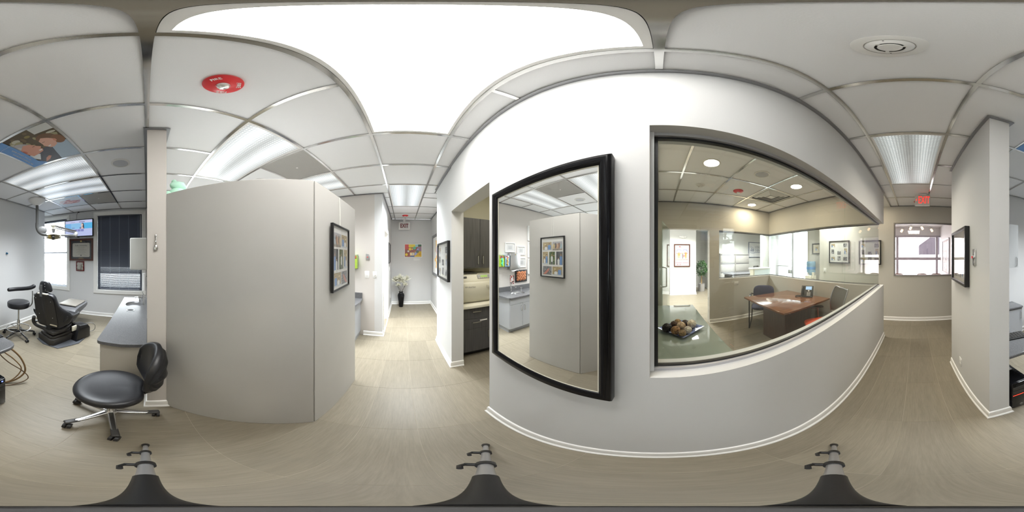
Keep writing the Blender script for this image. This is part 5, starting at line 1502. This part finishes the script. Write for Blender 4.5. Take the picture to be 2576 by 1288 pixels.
# ================================================================== OPERATORY LIGHT
t = thing('dental_light', 'ceiling mounted dental lamp on a grey jointed arm above the dental chair', 'lamp', (2.0, -2.5, 2.668))
MB().lathe([(.165, 0), (.165, -.03), (.15, -.045), (.13, -.06), (.06, -.115), (.045, -.125), (0, -.125)], n=36).build('ceiling_canopy', WHITEP, t)
ARM = mat('dark grey arm enamel', (.10, .10, .095), .4)
MB().cyl((0, 0, -.50), (0, 0, -.12), .029, n=18).build('drop_pole', ARM, t)
e1 = Vector((-.643, -.40, -.745)); d1 = e1.normalized()
dh = Vector((e1.x, e1.y, 0)).normalized()
MB().tube([(0, 0, -.49), (0, 0, -.58), tuple(dh*.03+Vector((0, 0, -.66))), tuple(dh*.10+Vector((0, 0, -.715))), tuple(dh*.20+Vector((0, 0, -.735)))], .034, 14, 5).build('elbow', ARM, t)
b = MB().sphere(tuple(dh*.10+Vector((0, 0, -.64))), .082, (1.15, .5, 1.0), 20, mtx=Matrix.Rotation(math.atan2(dh.y, dh.x), 4, 'Z')); b.build('elbow_cover', mat('light grey arm enamel', (.24, .24, .235), .35), t)
MB().tube([tuple(dh*.16+Vector((0, 0, -.73))), tuple(e1)], .022, 12).build('lower_arm', mat('light grey arm enamel', (.24, .24, .235), .35), t)
MB().sphere(tuple(e1+Vector((0, 0, .03))), .042, (1, 1, 1.25), 16).build('joint', WHITEP, t)
e2 = Vector((-.42, .07, -.60))
MB().tube([tuple(e1+Vector((0, 0, .08))), tuple(e2)], .020, 10).tube([tuple(e1+Vector((0, .0, .045))), tuple(e2+Vector((0, 0, -.035)))], .010, 8).build('upper_arm', STEEL, t)
MB().sphere(tuple(e2), .038, (1.2, 1, .8), 16).cyl(tuple(e2), tuple(e2+Vector((0, 0, -.07))), .022, n=14).build('head_pivot', CREAMP, t)
hd = e2+Vector((-.01, .0, -.215))
rt = Vector((-.84, -.54, 0))     # image right
MB().tube([tuple(hd-rt*.115+Vector((0, 0, .04))), tuple(hd-rt*.085+Vector((0, 0, .11))), tuple(hd+Vector((0, 0, .148))), tuple(hd+rt*.09+Vector((0, 0, .12))), tuple(hd+rt*.125+Vector((0, 0, .05))), tuple(hd+rt*.10+Vector((0, 0, .0)))], .013, 10, 5).build('yoke', CREAMP, t)
MB().cyl(tuple(hd+Vector((0, 0, .08))), tuple(hd+Vector((0, 0, .15))), .022, .030, 14).build('socket_housing', GREYM, t)
az = math.atan2(rt.y, rt.x); mh = Matrix.Translation(hd) @ Matrix.Rotation(az, 4, 'Z') @ Matrix.Rotation(R(-27), 4, 'X')
def refl(u, v):
    a = 2*PI*u; r_ = v
    return mh @ Vector((.135*r_*math.cos(a), .085*r_*math.sin(a), .050*(1-r_**2)**.8+.008*r_))
b = MB(); b.surf(refl, 32, 10, cu=True); bmesh.ops.remove_doubles(b.bm, verts=b.bm.verts, dist=1e-4); b.build('reflector', mat('cream lamp housing', (.50, .47, .38), .4), t, ang=60)
def lensf(u, v):
    a = 2*PI*u
    return mh @ Vector((.137*v*math.cos(a), .087*v*math.sin(a), -.035*(1-v**2)))
b = MB(); b.surf(lensf, 32, 8, cu=True); bmesh.ops.remove_doubles(b.bm, verts=b.bm.verts, dist=1e-4); b.build('lens_cover', glass('lamp cover glass', (.95, .93, .82)), t, ang=60)
MB().box(-.03, -.055, -.03, .02, .055, .03, .01, mtx=mh).build('bulb_shield', PLAST, t)
MB().box(-.095, -.045, -.01, -.04, .045, .03, .008, mtx=mh).build('amber_reflector', mat('amber reflector', (.62, .48, .16), .25, metal=.3), t)
for s_ in (-1, 1):
    b = MB().tube([mh @ Vector(p_) for p_ in ((s_*.10, -.03, -.01), (s_*.165, -.035, -.025), (s_*.18, 0, -.02), (s_*.165, .035, .0), (s_*.11, .03, .0))], .006, 8, 5); b.build('grip', GREYM, t)

# ================================================================== TELEVISION, DIPLOMA, PLAQUE
t = thing('wall_television', 'black wall television showing a pale blue web page with a woman', 'television', (1.645, -3.68, 2.215), PI)
MB().box(-.385, -.015, -.220, .385, .030, .220, .006).build('casing', BLACKM, t)
p = PR(-.0155, .00008); w, h = .363, .198
p.rect(-w, -h, w, h, srgb(196, 206, 248))
p.rect(-w, -.02, w, .125, srgb(150, 205, 246)); p.rect(.12, -.02, w, .125, srgb(96, 190, 242)); p.rect(-w, -.02, -.20, .125, srgb(128, 190, 244))
p.rect(-w, .125, w, h, srgb(206, 210, 246))
for k in range(5): p.rect(-.185+.088*k-.10, -.088, -.185+.088*k-.022, -.032, srgb(140, 146, 206))
p.rect(.02, .145, .17, .160, srgb(96, 100, 150)); p.rect(-.18, .0, -.10, .012, srgb(110, 120, 170))
p.line([(-.21, .15), (-.16, .155), (-.13, .148), (-.09, .156)], .006, srgb(110, 110, 150))
p.poly([(.075, .10), (.10, .125), (.135, .12), (.15, .08), (.155, .0), (.16, -.02), (.12, -.02), (.11, .05)], srgb(70, 58, 70))
p.ell(.10, .075, .026, .036, srgb(236, 206, 196), 16); p.poly([(.06, -.02), (.08, .03), (.115, .04), (.14, -.02)], srgb(226, 190, 180)); p.ell(.055, .0, .022, .026, srgb(110, 130, 180), 12)
p.build('screen', t, SCREEN)
MB().box(-.05, .03, -.05, .05, .12, .05, .004).build('wall_mount', BLACKM, t)
MB().box(-.03, -.017, -.236, .03, .0, -.218, .004).build('sensor_bar', BLACKM, t)
MB().tube([(-.10, .06, .20), (-.10, .10, .30), (-.09, .11, .40), (-.05, .09, .44)], .004, 6, 4).box(-.06, .07, .432, -.02, .11, .448, .003).build('cable', BLACKM, t)

t = framed('diploma_frame', 'mahogany framed university diploma with black mat under the television', 'picture frame', (1.625, S1, 1.68), PI, .65, .555, .030, .045, MAHO, (.022, .023, .026))
y = t['_y']
MB().prism([(-.235+.02, -.185), (.235-.02, -.185), (.235, -.165), (.235, .150), (.215, .170), (-.215, .170), (-.235, .150), (-.235, -.165)], y-.0025, y, 'y').build('parchment', mat('diploma parchment', (.58, .56, .49), .8), t, smooth=False)
INKG = mat('engraver ink', (.12, .12, .11), .6)
text('Tufts University', .052, INKG, t, (0, y-.0035, .105), bold=.0005)
p = PR(y-.003, .00005)
random.seed(9)
for k in range(9):
    ww = random.uniform(.06, .15)
    p.rect(-ww, .06-.022*k, ww, .065-.022*k, srgb(150, 148, 138))
p.ell(0, -.145, .02, .02, srgb(110, 108, 100), 16); p.rect(-.17, -.15, -.09, -.146, srgb(130, 128, 120)); p.rect(.09, -.15, .17, -.146, srgb(130, 128, 120))
p.build('engraved_text', t)
b = MB().cyl((0, y-.004, .215), (0, y, .215), .024, n=20); b.build('seal', mat('gilt seal', (.55, .42, .14), .3, metal=1), t)
p = PR(y-.001, .00005)
for k in range(2): p.rect(-.05-.03*k, -.212-.018*k, .05+.03*k, -.206-.018*k, srgb(170, 140, 60))
p.build('gilt_lettering', t)
t = thing('wall_plaque', 'small dark red plaque with a silver relief under the diploma', 'plaque', (1.65, S1, 1.262), PI)
MB().box(-.115, -.02, -.125, .115, 0, .125, .006).build('board', mat('dark red wood', (.11, .012, .014), .25, coat=.4), t)
PEW = mat('pewter', (.42, .40, .36), .35, metal=.9)
def scr(u, v):
    x = -.08+.16*u; z = -.095+.19*v; e = min(u, 1-u, v, 1-v)
    return (x+.006*math.sin(14*v), -.0205-.010*min(1, e*8)-.006*abs(math.sin(9*u))*abs(math.sin(8*v)), z+.004*math.sin(12*u))
b = MB(); b.surf(scr, 18, 20); b.build('relief', PEW, t)
b = MB().sphere((.035, -.034, .045), .016, n=12).tube([(.035, -.032, .03), (.033, -.034, -.02), (.04, -.032, -.07)], .017, 10, 4, r1=.010); b.build('figurine', PEW, t)

# ================================================================== SINK COUNTER BY THE COLUMN
def rounded(poly, r, seg=6, which=None):
    out = []
    n = len(poly)
    for i, p_ in enumerate(poly):
        if which is not None and i not in which: out.append(p_); continue
        a = Vector(poly[i-1]); b_ = Vector(p_); c_ = Vector(poly[(i+1) % n])
        d1_ = (a-b_).normalized(); d2_ = (c_-b_).normalized()
        s0 = b_+d1_*r; s1 = b_+d2_*r
        for k in range(seg+1):
            u = k/seg; out.append(tuple(s0*(1-u)**2+b_*2*u*(1-u)+s1*u*u))
    return out
def sink_counter(name, label, loc, L, D, top, cabm, sinkx, rz, holex=None, splash=True, end_curve=.04):
    """local: X along the counter from its free end (0) to L, Y depth: 0 = wall, -D = front edge"""
    t = thing(name, label, 'counter', loc, rz)
    poly = rounded([(-.0-end_curve*.2, -.002), (-end_curve*.6, -D*.5), (-.0, -D), (L, -D), (L, -.002)], .05, 6, (2,))
    # slab with a round basin cut: built as ring between outline and circle
    r = .158; cx, cy = sinkx, -D*.50
    b = MB()
    def slabwith(zt, zb):
        import mathutils
        pts = poly
        A = [b.bm.verts.new((x, y_, zt)) for x, y_ in pts]
        n = 40
        Cc = [b.bm.verts.new((cx+r*math.cos(2*PI*k/n), cy+r*.86*math.sin(2*PI*k/n), zt)) for k in range(n)]
        e = []
        for q_ in (A, Cc):
            for i in range(len(q_)): e.append(b.bm.edges.new((q_[i], q_[(i+1) % len(q_)])))
        bmesh.ops.triangle_fill(b.bm, use_beauty=True, use_dissolve=False, edges=e, normal=(0, 0, 1))
        return A, Cc
    A, Cc = slabwith(top, None)
    n = len(A)
    def ringv(src, dx, z): return [b.bm.verts.new((v.co.x, v.co.y, z)) for v in src]
    B = ringv(A, 0, top-.035); 
    for i in range(n): b.bm.faces.new((A[i], A[(i+1) % n], B[(i+1) % n], B[i]))
    b.bm.faces.new(B)
    D2 = ringv(Cc, 0, top-.03)
    for i in range(len(Cc)): b.bm.faces.new((Cc[i], D2[i], D2[(i+1) % len(Cc)], Cc[(i+1) % len(Cc)]))
    bmesh.ops.recalc_face_normals(b.bm, faces=b.bm.faces)
    ct = b.build('worktop', STONE, t, smooth=True, ang=30)
    bv = ct.modifiers.new('round', 'BEVEL'); bv.width = .010; bv.segments = 2; bv.limit_method = 'ANGLE'; bv.angle_limit = R(60)
    bw = MB().lathe([(.165, .0), (.155, -.01), (.150, -.09), (.12, -.125), (.02, -.135), (0, -.135)], n=36)
    bw.xf(Matrix.Translation((cx, cy, top-.004)) @ Matrix.Diagonal((1, .86, 1, 1)))
    bs = bw.build('basin', STEEL, t); 
    MB().cyl((cx, cy, top-.142), (cx, cy, top-.136), .022, n=16).build('drain', CHROME, bs)
    # tap
    f = MB().cyl((cx-.04, cy+r*.86+.03, top), (cx-.04, cy+r*.86+.03, top+.19), .015, .013, 14).tube([(cx-.04, cy+r*.86+.03, top+.12), (cx-.03, cy+.08, top+.135), (cx-.02, cy+.02, top+.125)], .011, 10, 4).tube([(cx-.04, cy+r*.86+.03, top+.19), (cx+.06, cy+r*.86-.0, top+.225)], .005, 8)
    f.build('tap', CHROME, t)
    MB().cyl((cx+.18, cy+r*.6, top), (cx+.18, cy+r*.6, top+.05), .016, .014, 14).cyl((cx+.18, cy+r*.6, top+.05), (cx+.18, cy+r*.6-.03, top+.085), .010, n=10).sphere((cx+.18, cy+r*.6, top+.07), .013, n=10).build('soap_pump', CHROME, t)
    if holex is not None:
        MB().lathe([(.062, .0), (.062, .004), (.050, .004), (.048, -.02)], n=28).xf(Matrix.Translation((holex, cy-.02, top))).build('waste_ring', STEEL, t)
        MB().cyl((holex, cy-.02, top+.0005), (holex, cy-.02, top+.002), .050, n=24).build('waste_opening', BLACKM, t)
    # backsplash, carcass, doors
    if splash: MB().box(.0, -.022, top, L, -.002, top+.105, .002).build('backsplash', STONE, t, smooth=False)
    MB().box(.03, -D+.045, .09, L, -.004, top-.0355).build('carcass', cabm, t, smooth=False)
    MB().box(.05, -D+.10, 0, L, -.03, .09).build('toe_kick', cabm, t, smooth=False)
    dw = .30
    k = 0; x = .034
    MB().box(x, -D+.028, top-.145, L, -D+.0445, top-.045, .001).build('apron_panel', cabm, t, smooth=False)
    while x+dw < L+.02 and k < 8:
        dr = MB().box(x, -D+.028, .10, min(x+dw-.004, L), -D+.0445, top-.150, .001).build('door', cabm, t, smooth=False)
        hx = x+dw-.04 if k % 2 == 0 else x+.04
        MB().tube([(hx, -D+.028, top-.20), (hx, -D, top-.20), (hx, -D, top-.30), (hx, -D+.028, top-.30)], .005, 8).build('handle', CHROME, dr)
        x += dw; k += 1
    return t
# column counter: free end toward the corridor, against X=0 wall, front faces +X. local X -> -Y, local -Y -> +X : rotz = -90... front (-Y) must face +X
CTP = .68
def mirror_counter():
    pass
# chair room counter: local frame rotated so that -Y faces +X (rotz=90): local X -> +Y; so build with the free end at +Y by flipping X
def flipx(root):
    for ch in list(root.children):
        ch.data.transform(Matrix.Diagonal((-1, 1, 1, 1))); ch.data.flip_normals()
        flipx(ch)
t = sink_counter('sink_counter', 'long grey stone sink counter running from the column to the blinds window', (0, -1.40, 0), 1.83, .455, CTP, mat('pale taupe laminate', (.47, .44, .385), .45), 1.36, R(90), holex=1.02, splash=False)
flipx(t)
t = sink_counter('corner_sink_counter', 'grey corner sink counter with grey doors behind the angled partition', (-2.82, -.72, 0), 1.9, .53, .75, GREYC, .40, R(90), holex=.80)
flipx(t)
t = thing('towel_dispenser', 'pale boxy paper towel dispenser on the divider wall above the sink counter', 'dispenser', (0, -2.35, 1.55), R(90))
MB().box(-.15, -.235, -.22, .15, 0, .22, .02, 3).build('cabinet', mat('pale grey plastic', (.60, .60, .56), .35), t)
MB().box(-.06, -.246, -.01, .06, -.232, .03, .004).build('window_slot', BLACKM, t)
t = thing('cup_rail', 'slim white vertical dispenser tube on the divider wall below the towel box', 'dispenser', (0, -2.75, 1.07), R(90))
MB().cyl((0, -.05, -.14), (0, -.05, .16), .030, n=16).build('tube', WHITEP, t)
for z in (.06, -.10): MB().box(-.02, -.05, z, .02, 0, z+.04).build('bracket', STEEL, t)
t = thing('wall_hook', 'small chrome spoon shaped hook on the end of the column', 'hook', (-.062, -1.165, 1.61), PI)
MB().lathe([(0, -.0), (.013, .005), (.016, .018), (.012, .034), (.004, .045)], n=16).xf(Matrix.Translation((0, -.012, -.052)) @ Matrix.Diagonal((1, .6, 1, 1))).tube([(0, -.012, -.012), (0, -.020, .015), (0, -.012, .045), (0, -.006, .055)], .0045, 8, 4).box(-.006, -.012, .045, .006, 0, .062, .002).build('hook', CHROME, t)

# ================================================================== COMPUTER DESK, TOWER, EAST COUNTER
t = thing('computer_desk', 'grey speckled peninsula desk behind the pillar', 'desk', (1.45, -.59, 0), 0)
poly = rounded([(-.46, -.005), (-.46, -.40), (.34, -.40), (.34, -.005)], .12, 8, (1,))
MB().prism(poly, .645, .68, 'z', bev=.010, seg=3).build('worktop', STONE, t)
MB().box(.36, -.38, 0, .40, -.16, .645, .002).build('side_panel', GREYC, t, smooth=False)
MB().box(-.20, -.03, .52, .29, -.005, .645).build('wall_bracket', GREYC, t, smooth=False)
t = thing('keyboard', 'black computer keyboard on the grey peninsula desk', 'keyboard', (1.30, -.79, .68), R(80))
MB().box(-.21, -.07, 0, .21, .07, .016, .004).build('case', BLACKM, t)
b = MB()
for i in range(14):
    for j in range(5): b.box(-.20+i*.0285, -.06+j*.0245, .016, -.176+i*.0285, -.04+j*.0245, .021)
b.build('keycaps', PLAST, t, smooth=False)
t = thing('computer_tower', 'black desktop computer tower on the floor under the peninsula desk', 'computer', (1.13, -.70, 0), R(-90))
MB().box(-.08, -.20, .004, .08, .20, .405, .006).build('case', BLACK, t)
MB().box(-.078, -.212, .01, .078, -.198, .40, .008).build('front_bezel', mat('gloss black bezel', (.008, .008, .009), .08), t)
MB().box(-.07, -.215, .30, .07, -.211, .345, .002).box(-.07, -.215, .245, .07, -.211, .29, .002).build('drive_bay', PLAST, t, smooth=False)
MB().box(-.07, -.2145, .222, .02, -.2115, .227).build('red_light', mat('red led', (.5, .02, .01), .4, emit=(1, .06, .03), estr=2.0), t, smooth=False)
MB().cyl((.045, -.2145, .375), (.045, -.2115, .375), .008, n=14).build('power_light', mat('blue led', (.1, .1, .5), .4, emit=(.2, .3, 1), estr=2.0), t)
b = MB().cyl((-.0, -.2135, .055), (-.0, -.2110, .055), .014, n=24); b.build('badge', STEEL, t)
text('hp', .020, BLACKM, t, (0, -.2142, .056))
MB().box(-.03, -.02, .405, .05, .10, .412, .001).build('paper_tag', mat('grey card', (.45, .45, .45), .6), t, smooth=False)
t = thing('cable_bundle', 'loose brown cables looping from the peninsula desk to the floor', 'cable', (1.2, -1.0, 0))
BRC = mat('brown cable', (.21, .125, .055), .5); BRD = mat('dark brown cable', (.10, .06, .03), .5)
for (r_, pts, m_) in ((.010, [(-.02, .10, .642), (-.06, -.02, .55), (-.09, -.14, .36), (-.12, -.16, .16), (-.06, -.05, .03), (.05, .10, .010), (.2, .2, .010)], BRC),
                      (.007, [(.02, .10, .642), (.0, .02, .50), (-.03, -.10, .34), (-.08, -.15, .18), (-.05, -.02, .04), (.08, .12, .008), (.22, .22, .008)], BRC),
                      (.006, [(.05, .10, .642), (.03, .05, .48), (-.01, -.04, .32), (-.10, -.14, .18), (-.16, -.16, .07), (-.10, -.02, .010), (.0, .12, .007), (.2, .24, .007)], BRD)):
    MB().tube(pts, r_, 10, 8).build('cable', m_, t)

t = thing('side_counter', 'grey stone counter on a cabinet along the east treatment wall', 'counter', (2.45, -1.66, 0), R(-90))
MB().prism(rounded([(0, -.345), (-.90, -.345), (-.90, -.002), (0, -.002)], .04, 5, (0,)), .645, .68, 'z', bev=.010, seg=2).build('worktop', STONE, t)
MB().box(-.90, -.022, .68, -.14, -.002, .78, .002).build('backsplash', STONE, t, smooth=False)
MB().box(-.90, -.31, .09, -.02, -.002, .645).build('carcass', GREYC, t, smooth=False)
MB().box(-.90, -.27, 0, -.05, -.03, .09).build('toe_kick', GREYC, t, smooth=False)
for k in range(2):
    dr = MB().box(-.45*k-.465, -.328, .10, -.45*k-.022, -.311, .63, .001).build('door', GREYC, t, smooth=False)
    MB().tube([(-.45*k-.06, -.328, .58), (-.45*k-.06, -.352, .58), (-.45*k-.06, -.352, .46), (-.45*k-.06, -.328, .46)], .005, 8).build('handle', CHROME, dr)
t = thing('wall_cabinet', 'pale frosted wall cabinet with a chrome pull, beyond the pillar', 'cabinet', (2.45, -1.57, 1.68), R(-90))
MB().box(-.80, -.29, -.34, 0, 0, .34, .002).build('carcass', WHITEP, t, smooth=False)
for k in range(2):
    dr = MB().box(-.40*k-.398, -.31, -.345, -.40*k-.002, -.291, .345, .001).build('door', mat('frosted grey door', (.47, .48, .48), .3), t, smooth=False)
    hx = -.40*k-.045
    MB().tube([(hx, -.31, -.18), (hx, -.335, -.19), (hx, -.335, -.31), (hx, -.31, -.32)], .006, 8, 3).build('handle', CHROME, dr)
MB().tube([(-.10, -.05, -.34), (-.09, -.06, -.6), (-.05, -.08, -.998)], .003, 6, 4).build('cord', GREYM, t)

# ================================================================== STERILIZER ROOM
cx0 = -2.55
t = thing('base_cabinet', 'charcoal woodgrain base cabinet with drawers under the autoclave', 'cabinet', (-2.555, 1.50, 0), R(90))
# local X -> +Y, local -Y -> +X ; Y range .71 .. 2.38 -> x -.79 .. .88 ; front at X=-1.95 -> y=-.605
MB().box(-.79, -.585, .10, .88, 0, .815).build('carcass', DARKC, t, smooth=False)
MB().box(-.79, -.52, 0, .88, -.02, .10).build('toe_kick', BLACKM, t, smooth=False)
for (x0, x1) in ((-.786, -.335), (-.331, .12), (.124, .575)):
    for (z0, z1, kind) in ((.652, .808, 'drawer'), (.492, .648, 'drawer'), (.104, .488, 'door')):
        dr = MB().box(x0, -.605, z0, x1, -.586, z1, .001).build(kind, DARKC, t, smooth=False)
        if kind == 'drawer':
            xa = (x0+x1)/2; MB().tube([(xa-.06, -.605, z1-.05), (xa-.06, -.63, z1-.05), (xa+.06, -.63, z1-.05), (xa+.06, -.605, z1-.05)], .006, 8).build('handle', CHROME, dr)
        else:
            MB().tube([(x1-.05, -.605, z1-.05), (x1-.05, -.63, z1-.05), (x1-.05, -.63, z1-.17), (x1-.05, -.605, z1-.17)], .006, 8).build('handle', CHROME, dr)
    MB().box(x1-.17, -.6065, .60, x1-.06, -.6045, .618).build('label_strip', WHITEP, t, smooth=False)
t = thing('worktop', 'cream worktop on the charcoal cabinet holding the autoclave', 'worktop', (-2.555, 1.50, .815), R(90))
MB().box(-.79, -.64, 0, .88, -.002, .040, .006).build('slab', CREAMP, t)
MB().box(-.79, -.60, .04, -.775, -.002, .14, .002).build('end_splash', CREAMP, t, smooth=False)
t = thing('wall_cabinet', 'charcoal woodgrain wall cabinets with slim chrome pulls above the autoclave', 'cabinet', (-2.555, 1.50, 1.35), R(90))
MB().box(-.79, -.33, 0, .88, -.002, .745).build('carcass', DARKC, t, smooth=False)
for k in range(4):
    x0 = -.788+.417*k
    dr = MB().box(x0, -.35, .002, x0+.413, -.331, .743, .001).build('door', DARKC, t, smooth=False)
    hx = x0+.413-.04 if k % 2 == 0 else x0+.04
    MB().tube([(hx, -.35, .05), (hx, -.375, .05), (hx, -.375, .17), (hx, -.35, .17)], .006, 8).build('handle', CHROME, dr)
MB().box(-.79, -.30, -.02, .88, -.05, -.001).build('light_valance', mat('grey valance', (.28, .28, .28), .5), t, smooth=False)
# autoclave, front toward +X
AUT = mat('ivory autoclave plastic', (.60, .575, .47), .3)
t = thing('autoclave', 'ivory tabletop autoclave with a green display on the cream worktop', 'sterilizer', (-2.555, 1.02, .855), R(90))
MB().prism([(-.06, .012), (-.50, .012), (-.535, .06), (-.53, .27), (-.49, .335), (-.45, .395), (-.10, .405), (-.06, .37)], -.27, .27, 'x', bev=.014, seg=3).build('body', AUT, t)
MB().prism([(-.50, .05), (-.545, .06), (-.565, .12), (-.572, .20), (-.56, .28), (-.535, .305), (-.50, .30)], -.25, .25, 'x', bev=.012, seg=3).build('door', AUT, t)
MB().box(.10, -.585, .215, .255, -.555, .265, .008).build('door_handle', AUT, t)
mp = Matrix.Translation((0, -.472, .366)) @ Matrix.Rotation(R(-34), 4, 'X')
MB().box(.0, -.006, -.030, .235, .006, .030, .004, mtx=mp).build('control_panel', mat('grey membrane panel', (.30, .30, .29), .4), t)
MB().box(.05, -.008, -.012, .16, -.004, .020, mtx=mp).build('display', mat('green display', (.20, .33, .06), .3, emit=(.35, .55, .08), estr=.35), t, smooth=False)
b = MB()
for k in range(6): b.box(.015+.034*k, -.008, -.026, .037+.034*k, -.005, -.016, mtx=mp)
b.build('keypad', mat('beige keys', (.5, .45, .38), .5), t, smooth=False)
MB().box(-.235, -.008, -.014, -.165, -.004, .012, mtx=mp).build('maker_badge', BLACKM, t, smooth=False)
text('M9 UltraClave', .026, mat('grey lettering', (.16, .16, .17), .5), t, (-.15, -.5735, .245), (R(90), 0, 0))
for sx in (-.22, .22):
    for sy in (-.46, -.12): MB().cyl((sx, sy, 0), (sx, sy, .02), .018, n=10).build('foot', BLACKM, t)
MB().box(-.20, -.36, .402, .05, -.12, .418, .004).build('top_cover', PLAST, t)

# ================================================================== FAR HALLWAY
t = thing('flower_vase', 'tall glossy black vase with white silk flowers at the end of the hallway', 'vase', (-4.74, -.06, 0))
MB().lathe([(0, 0), (.055, 0), (.06, .02), (.075, .15), (.095, .30), (.10, .36), (.085, .41), (.055, .43), (.05, .445), (.068, .468), (.060, .468), (.045, .44), (0, .40)], n=32).build('vase', BLACK, t)
SILK = mat('ivory silk petals', (.74, .72, .60), .7); rnd = random.Random(5)
heads = [(-.02, -.16, .80, 0), (.02, -.04, .86, 0), (-.03, .16, .82, 0), (.05, -.08, .66, 1), (.06, .12, .68, 1), (.0, .05, .76, 0)]
for (fx, fy, fz, kind) in heads:
    MB().tube([(0, 0, .40), (fx*.35, fy*.35, .52), (fx, fy, fz-.03)], .004, 6, 4).build('stem', mat('dark stem', (.06, .045, .03), .7), t)
    b = MB()
    for k in range(70 if kind == 0 else 60):
        th = rnd.uniform(0, 2*PI); ph = rnd.uniform(.0, 1.9) if kind == 0 else rnd.uniform(0, 1.7)
        L, W_ = (rnd.uniform(.10, .17), .012) if kind == 0 else (rnd.uniform(.065, .085), .032)
        m_ = Matrix.Translation((fx, fy, fz)) @ Matrix.Rotation(th, 4, 'Z') @ Matrix.Rotation(ph, 4, 'Y')
        v = [b.bm.verts.new(m_ @ Vector(p_)) for p_ in ((0, -W_*.4, 0), (0, W_*.4, 0), (.012, W_, L*.6), (-.01, 0, L), (.012, -W_, L*.6))]
        b.bm.faces.new(v)
    b.build('flower', SILK, t, smooth=False)
# doorway casing and open white door in the left hallway wall
dr = struct(MB().ring(.80+.16, 2.02+.08, (.08, .08, .001, .08), -.018, 0, cx=-3.375, cz=1.05).xf(Matrix.Translation((0, 0, 0))).build('door_1', TRIM, smooth=False))
dr.location = (-6.75, -.36, 0); dr.rotation_euler = (0, 0, PI)
MB().box(-3.75, -.002, 0, -3.735, .142, 2.02).box(-3.015, -.002, 0, -3.0, .142, 2.02).xf(Matrix.Rotation(0, 4, 'Z')).build('door_lining', TRIM, dr, smooth=False)
lf = MB().box(-.38, -.02, .01, .38, .02, 2.0, .002).build('door_leaf', WHITEP, dr, smooth=False, loc=(-3.73, .56, 0), rot=(0, 0, R(82)))
MB().box(.32, -.024, .90, .345, .024, 1.05, .003).build('latch_plate', STEEL, lf)
fill_panel('ceiling light panel in the small white room off the hallway', -3.45, -1.2, .6, .6, 45, (1, .98, .95), 10)

# ================================================================== CAMERA TRIPOD UNDER THE VIEWPOINT
t = thing('camera_tripod', 'grey and black camera tripod standing in the corridor right below the viewpoint', 'tripod', (0, 0, 0))
MB().cyl((0, 0, .78), (0, 0, 1.02), .011, n=14).build('centre_column', BLACKM, t)
MB().lathe([(0, .84), (.02, .84), (.026, .82), (.026, .78), (.02, .76), (0, .76)], n=20).build('hub', BLACKM, t)
TUB = mat('light grey tripod tube', (.42, .42, .43), .3, metal=.5)
for pxx in (366, 1222, 2098):
    a = (pxx-1658)/2576*2*PI; dx, dy = math.sin(a), math.cos(a)
    P3 = lambda r_, z: Vector((dx*r_, dy*r_, z))
    top = P3(.025, .80); foot = P3(.655, .015)
    at = lambda u: top+(foot-top)*u
    lg = MB().cyl(at(.28), at(.50), .0145, .016, n=14).build('leg', TUB, t)
    MB().cyl(at(0), at(.29), .012, .0175, n=14).build('upper_sleeve', BLACKM, lg)
    MB().cyl(at(.46), at(.76), .0135, n=14).cyl(at(.74), at(.97), .0105, n=12).build('inner_tube', TUB, lg)
    MB().cyl(at(.955), foot, .014, .018, 12).build('rubber_foot', BLACKM, lg)
    side = Vector((-dy, dx, 0))
    for u_, r_ in ((.48, .022), (.75, .019)):
        c = at(u_); d_ = (foot-top).normalized()
        b = MB().cyl(c-d_*.022, c+d_*.022, r_, n=16).cyl(c+side*.0, c+side*.045, .010, n=10)
        b.tube([c+side*.040+d_*.01, c+side*.05-d_*.03, c+side*.045-d_*.075], .007, 8)
        b.build('clamp', BLACKM, lg)

# ================================================================== OUTSIDE
g_ = struct(MB().box(-40, -60, -.35, 60, 60, -.30).build('ground', mat('pale bounce paving', (.55, .55, .54), .9), smooth=False))  # ground paleness raised to bounce daylight up onto the ceilings
LAVB = mat('dim lavender backdrop', (.038, .034, .044), .9)  # added mass for the dim sloping patch in the lobby glass
t = thing('lavender_backdrop', 'added lavender building with a sloping eave across the lobby windows', 'backdrop', (16, -1.0, -.3))
MB().prism([(.6, .0+1.95), (.6, 2.9), (-1.6, 4.5), (-8, 4.5), (-8, 1.95)], 0, 4, 'x').build('sloped_mass', LAVB, t, smooth=False)
MB().box(-.2, -8, 0, 3.8, .5, 1.95).build('lower_wall', mat('white render', (.7, .68, .66), .9), t, smooth=False)
